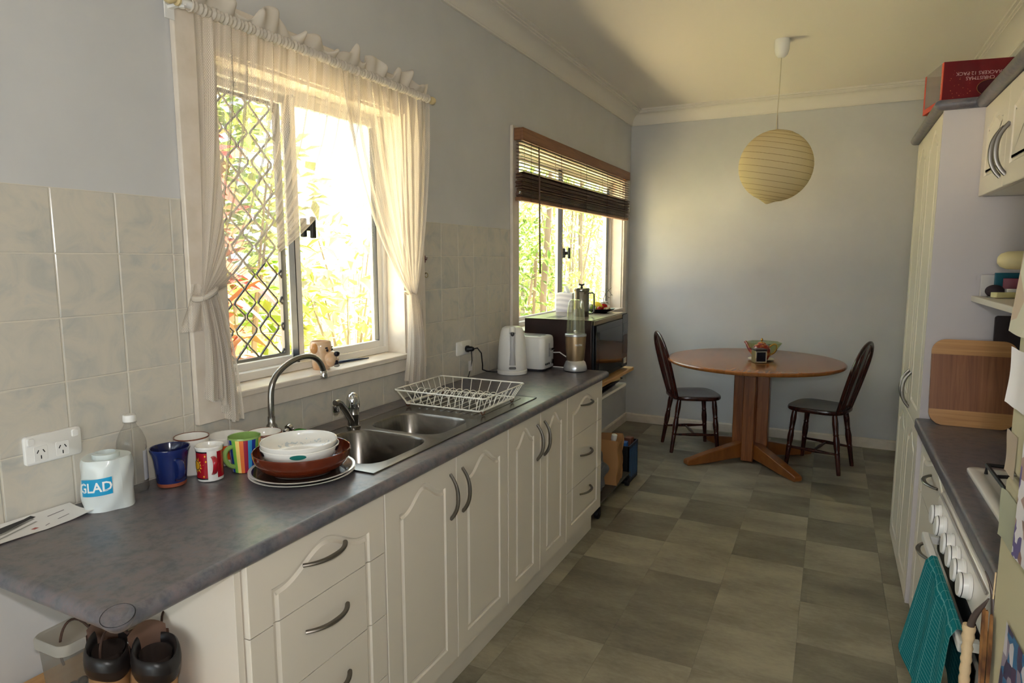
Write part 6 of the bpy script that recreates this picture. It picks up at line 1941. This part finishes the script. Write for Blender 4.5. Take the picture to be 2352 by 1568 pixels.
shrub('hedge', 'tall reddish hedge plant beside the green hedge beyond the sink window', (-3.0, 3.3), .5, .6, 3.6, 600, .24, .06, M_LEAF_R, 'hedge', seed=32, lo=.05)
strap('fern_clump', 'broad green fern clump right outside the foot of the security screen', (-.85, 1.95), 70, .62, .030, 1.15, M_LEAF_G, 33)
# seen through window 2
shrub('bush', 'green leafy shrub close outside the left half of the far window', (-1.25, 6.35), .42, .5, 2.6, 900, .12, .020, M_LEAF_G, seed=8)
shrub('bamboo', 'yellow green bamboo outside the right half of the far window', (-1.7, 8.6), .9, 1.0, 3.8, 1500, .24, .018, M_LEAF_P, seed=9)
shrub('bamboo', 'pale bamboo further along outside the far window', (-2.3, 11.0), 1.2, 1.2, 4.0, 1300, .28, .022, M_LEAF_P, seed=10)
shrub('bush', 'low green shrub at the foot of the fence outside the far window', (-1.9, 7.4), .6, .6, 2.6, 1000, .13, .022, M_LEAF_G, seed=11)
shrub('hedge', 'tall pale hedge at the far end of the garden past the bamboo', (-4.2, 14.5), 2.0, 1.6, 4.6, 1500, .34, .06, M_LEAF_P, 'hedge', seed=34, lo=.03)
e = thing('tree', 'pale barked tree standing outside the left corner of the far window', 'tree', (-1.12, 6.45, -.5), 0, 'garden trees outside')
MB().tube([(0, 0, 0), (.02, .02, .8), (-.02, .03, 1.6), (.03, .10, 2.6), (-.4, 1.2, 4.0)], [.045, .042, .038, .034, .024], 12).build('trunk', M_BARK, e)
mb = MB(); rg = random.Random(21)
for _ in range(500):
    p = Vector((rg.gauss(-.7, .7), rg.gauss(2.0, .8), rg.uniform(3.6, 5.0)))
    leaf_quad(mb, p, Vector((rg.uniform(-1, 1), rg.uniform(-1, 1), rg.uniform(-.8, .2))), Vector((0, 0, 1)), .2, .05)
f = mb.build('foliage', M_LEAF_G, e, smooth=False); f['kind'] = 'stuff'
e = thing('tree', 'slim pale trunk between the two halves of the far window', 'tree', (-1.32, 8.15, -.5), 0, 'garden trees outside')
MB().tube([(0, 0, 0), (.01, 0, 1.2), (-.02, .02, 2.4), (.03, .03, 4.2)], [.035, .032, .028, .02], 10).build('trunk', M_BARK, e)
# boundary fence of boards
e = thing('paling_fence', 'grey board fence across the back of the garden', 'fence', (-6.2, 8.0, -.5))
bd = MB().box((-.012, -.068, 0), (.012, .068, 1.75)).mesh('paling', mat('weathered_board', c(112, 106, 100), .9, var=(3, c(92, 88, 84), 3, (1, 1, .2))), smooth=False)
for k in range(96): inst('paling', bd, e, (0, -7 + k * .146, 0))
for z in (.35, 1.4): MB().box((-.06, -7.1, z), (-.013, 7.0, z + .07)).build('rail', MATS['weathered_board'], e, smooth=False)
e = thing('lattice_screen', 'grey timber lattice low outside the left half of the far window', 'screen', (-2.35, 8.3, -.5))
for k in range(9): MB().box((-.02, -1.6 + k * .36, 0), (.02, -1.55 + k * .36, 1.75)).build('upright', MATS['weathered_board'], e, smooth=False)
for k in range(8): MB().box((.021, -1.65, .12 + k * .21), (.04, 1.4, .22 + k * .21)).build('slat', MATS['weathered_board'], e, smooth=False)
o = MB().box((-.25, -.3, 0), (.25, .3, .78)).build('compost_bin', mat('dark_bin', c(70, 80, 78), .5), None, (-2.75, 5.35, -.5), bevel=.03); tag(o, 'dark compost bin in the garden beyond the sink window', 'bin')
MB().box((-.27, -.32, .781), (.27, .32, .83)).build('bin_lid', mat('dark_bin', c(70, 80, 78)), o, bevel=.02)
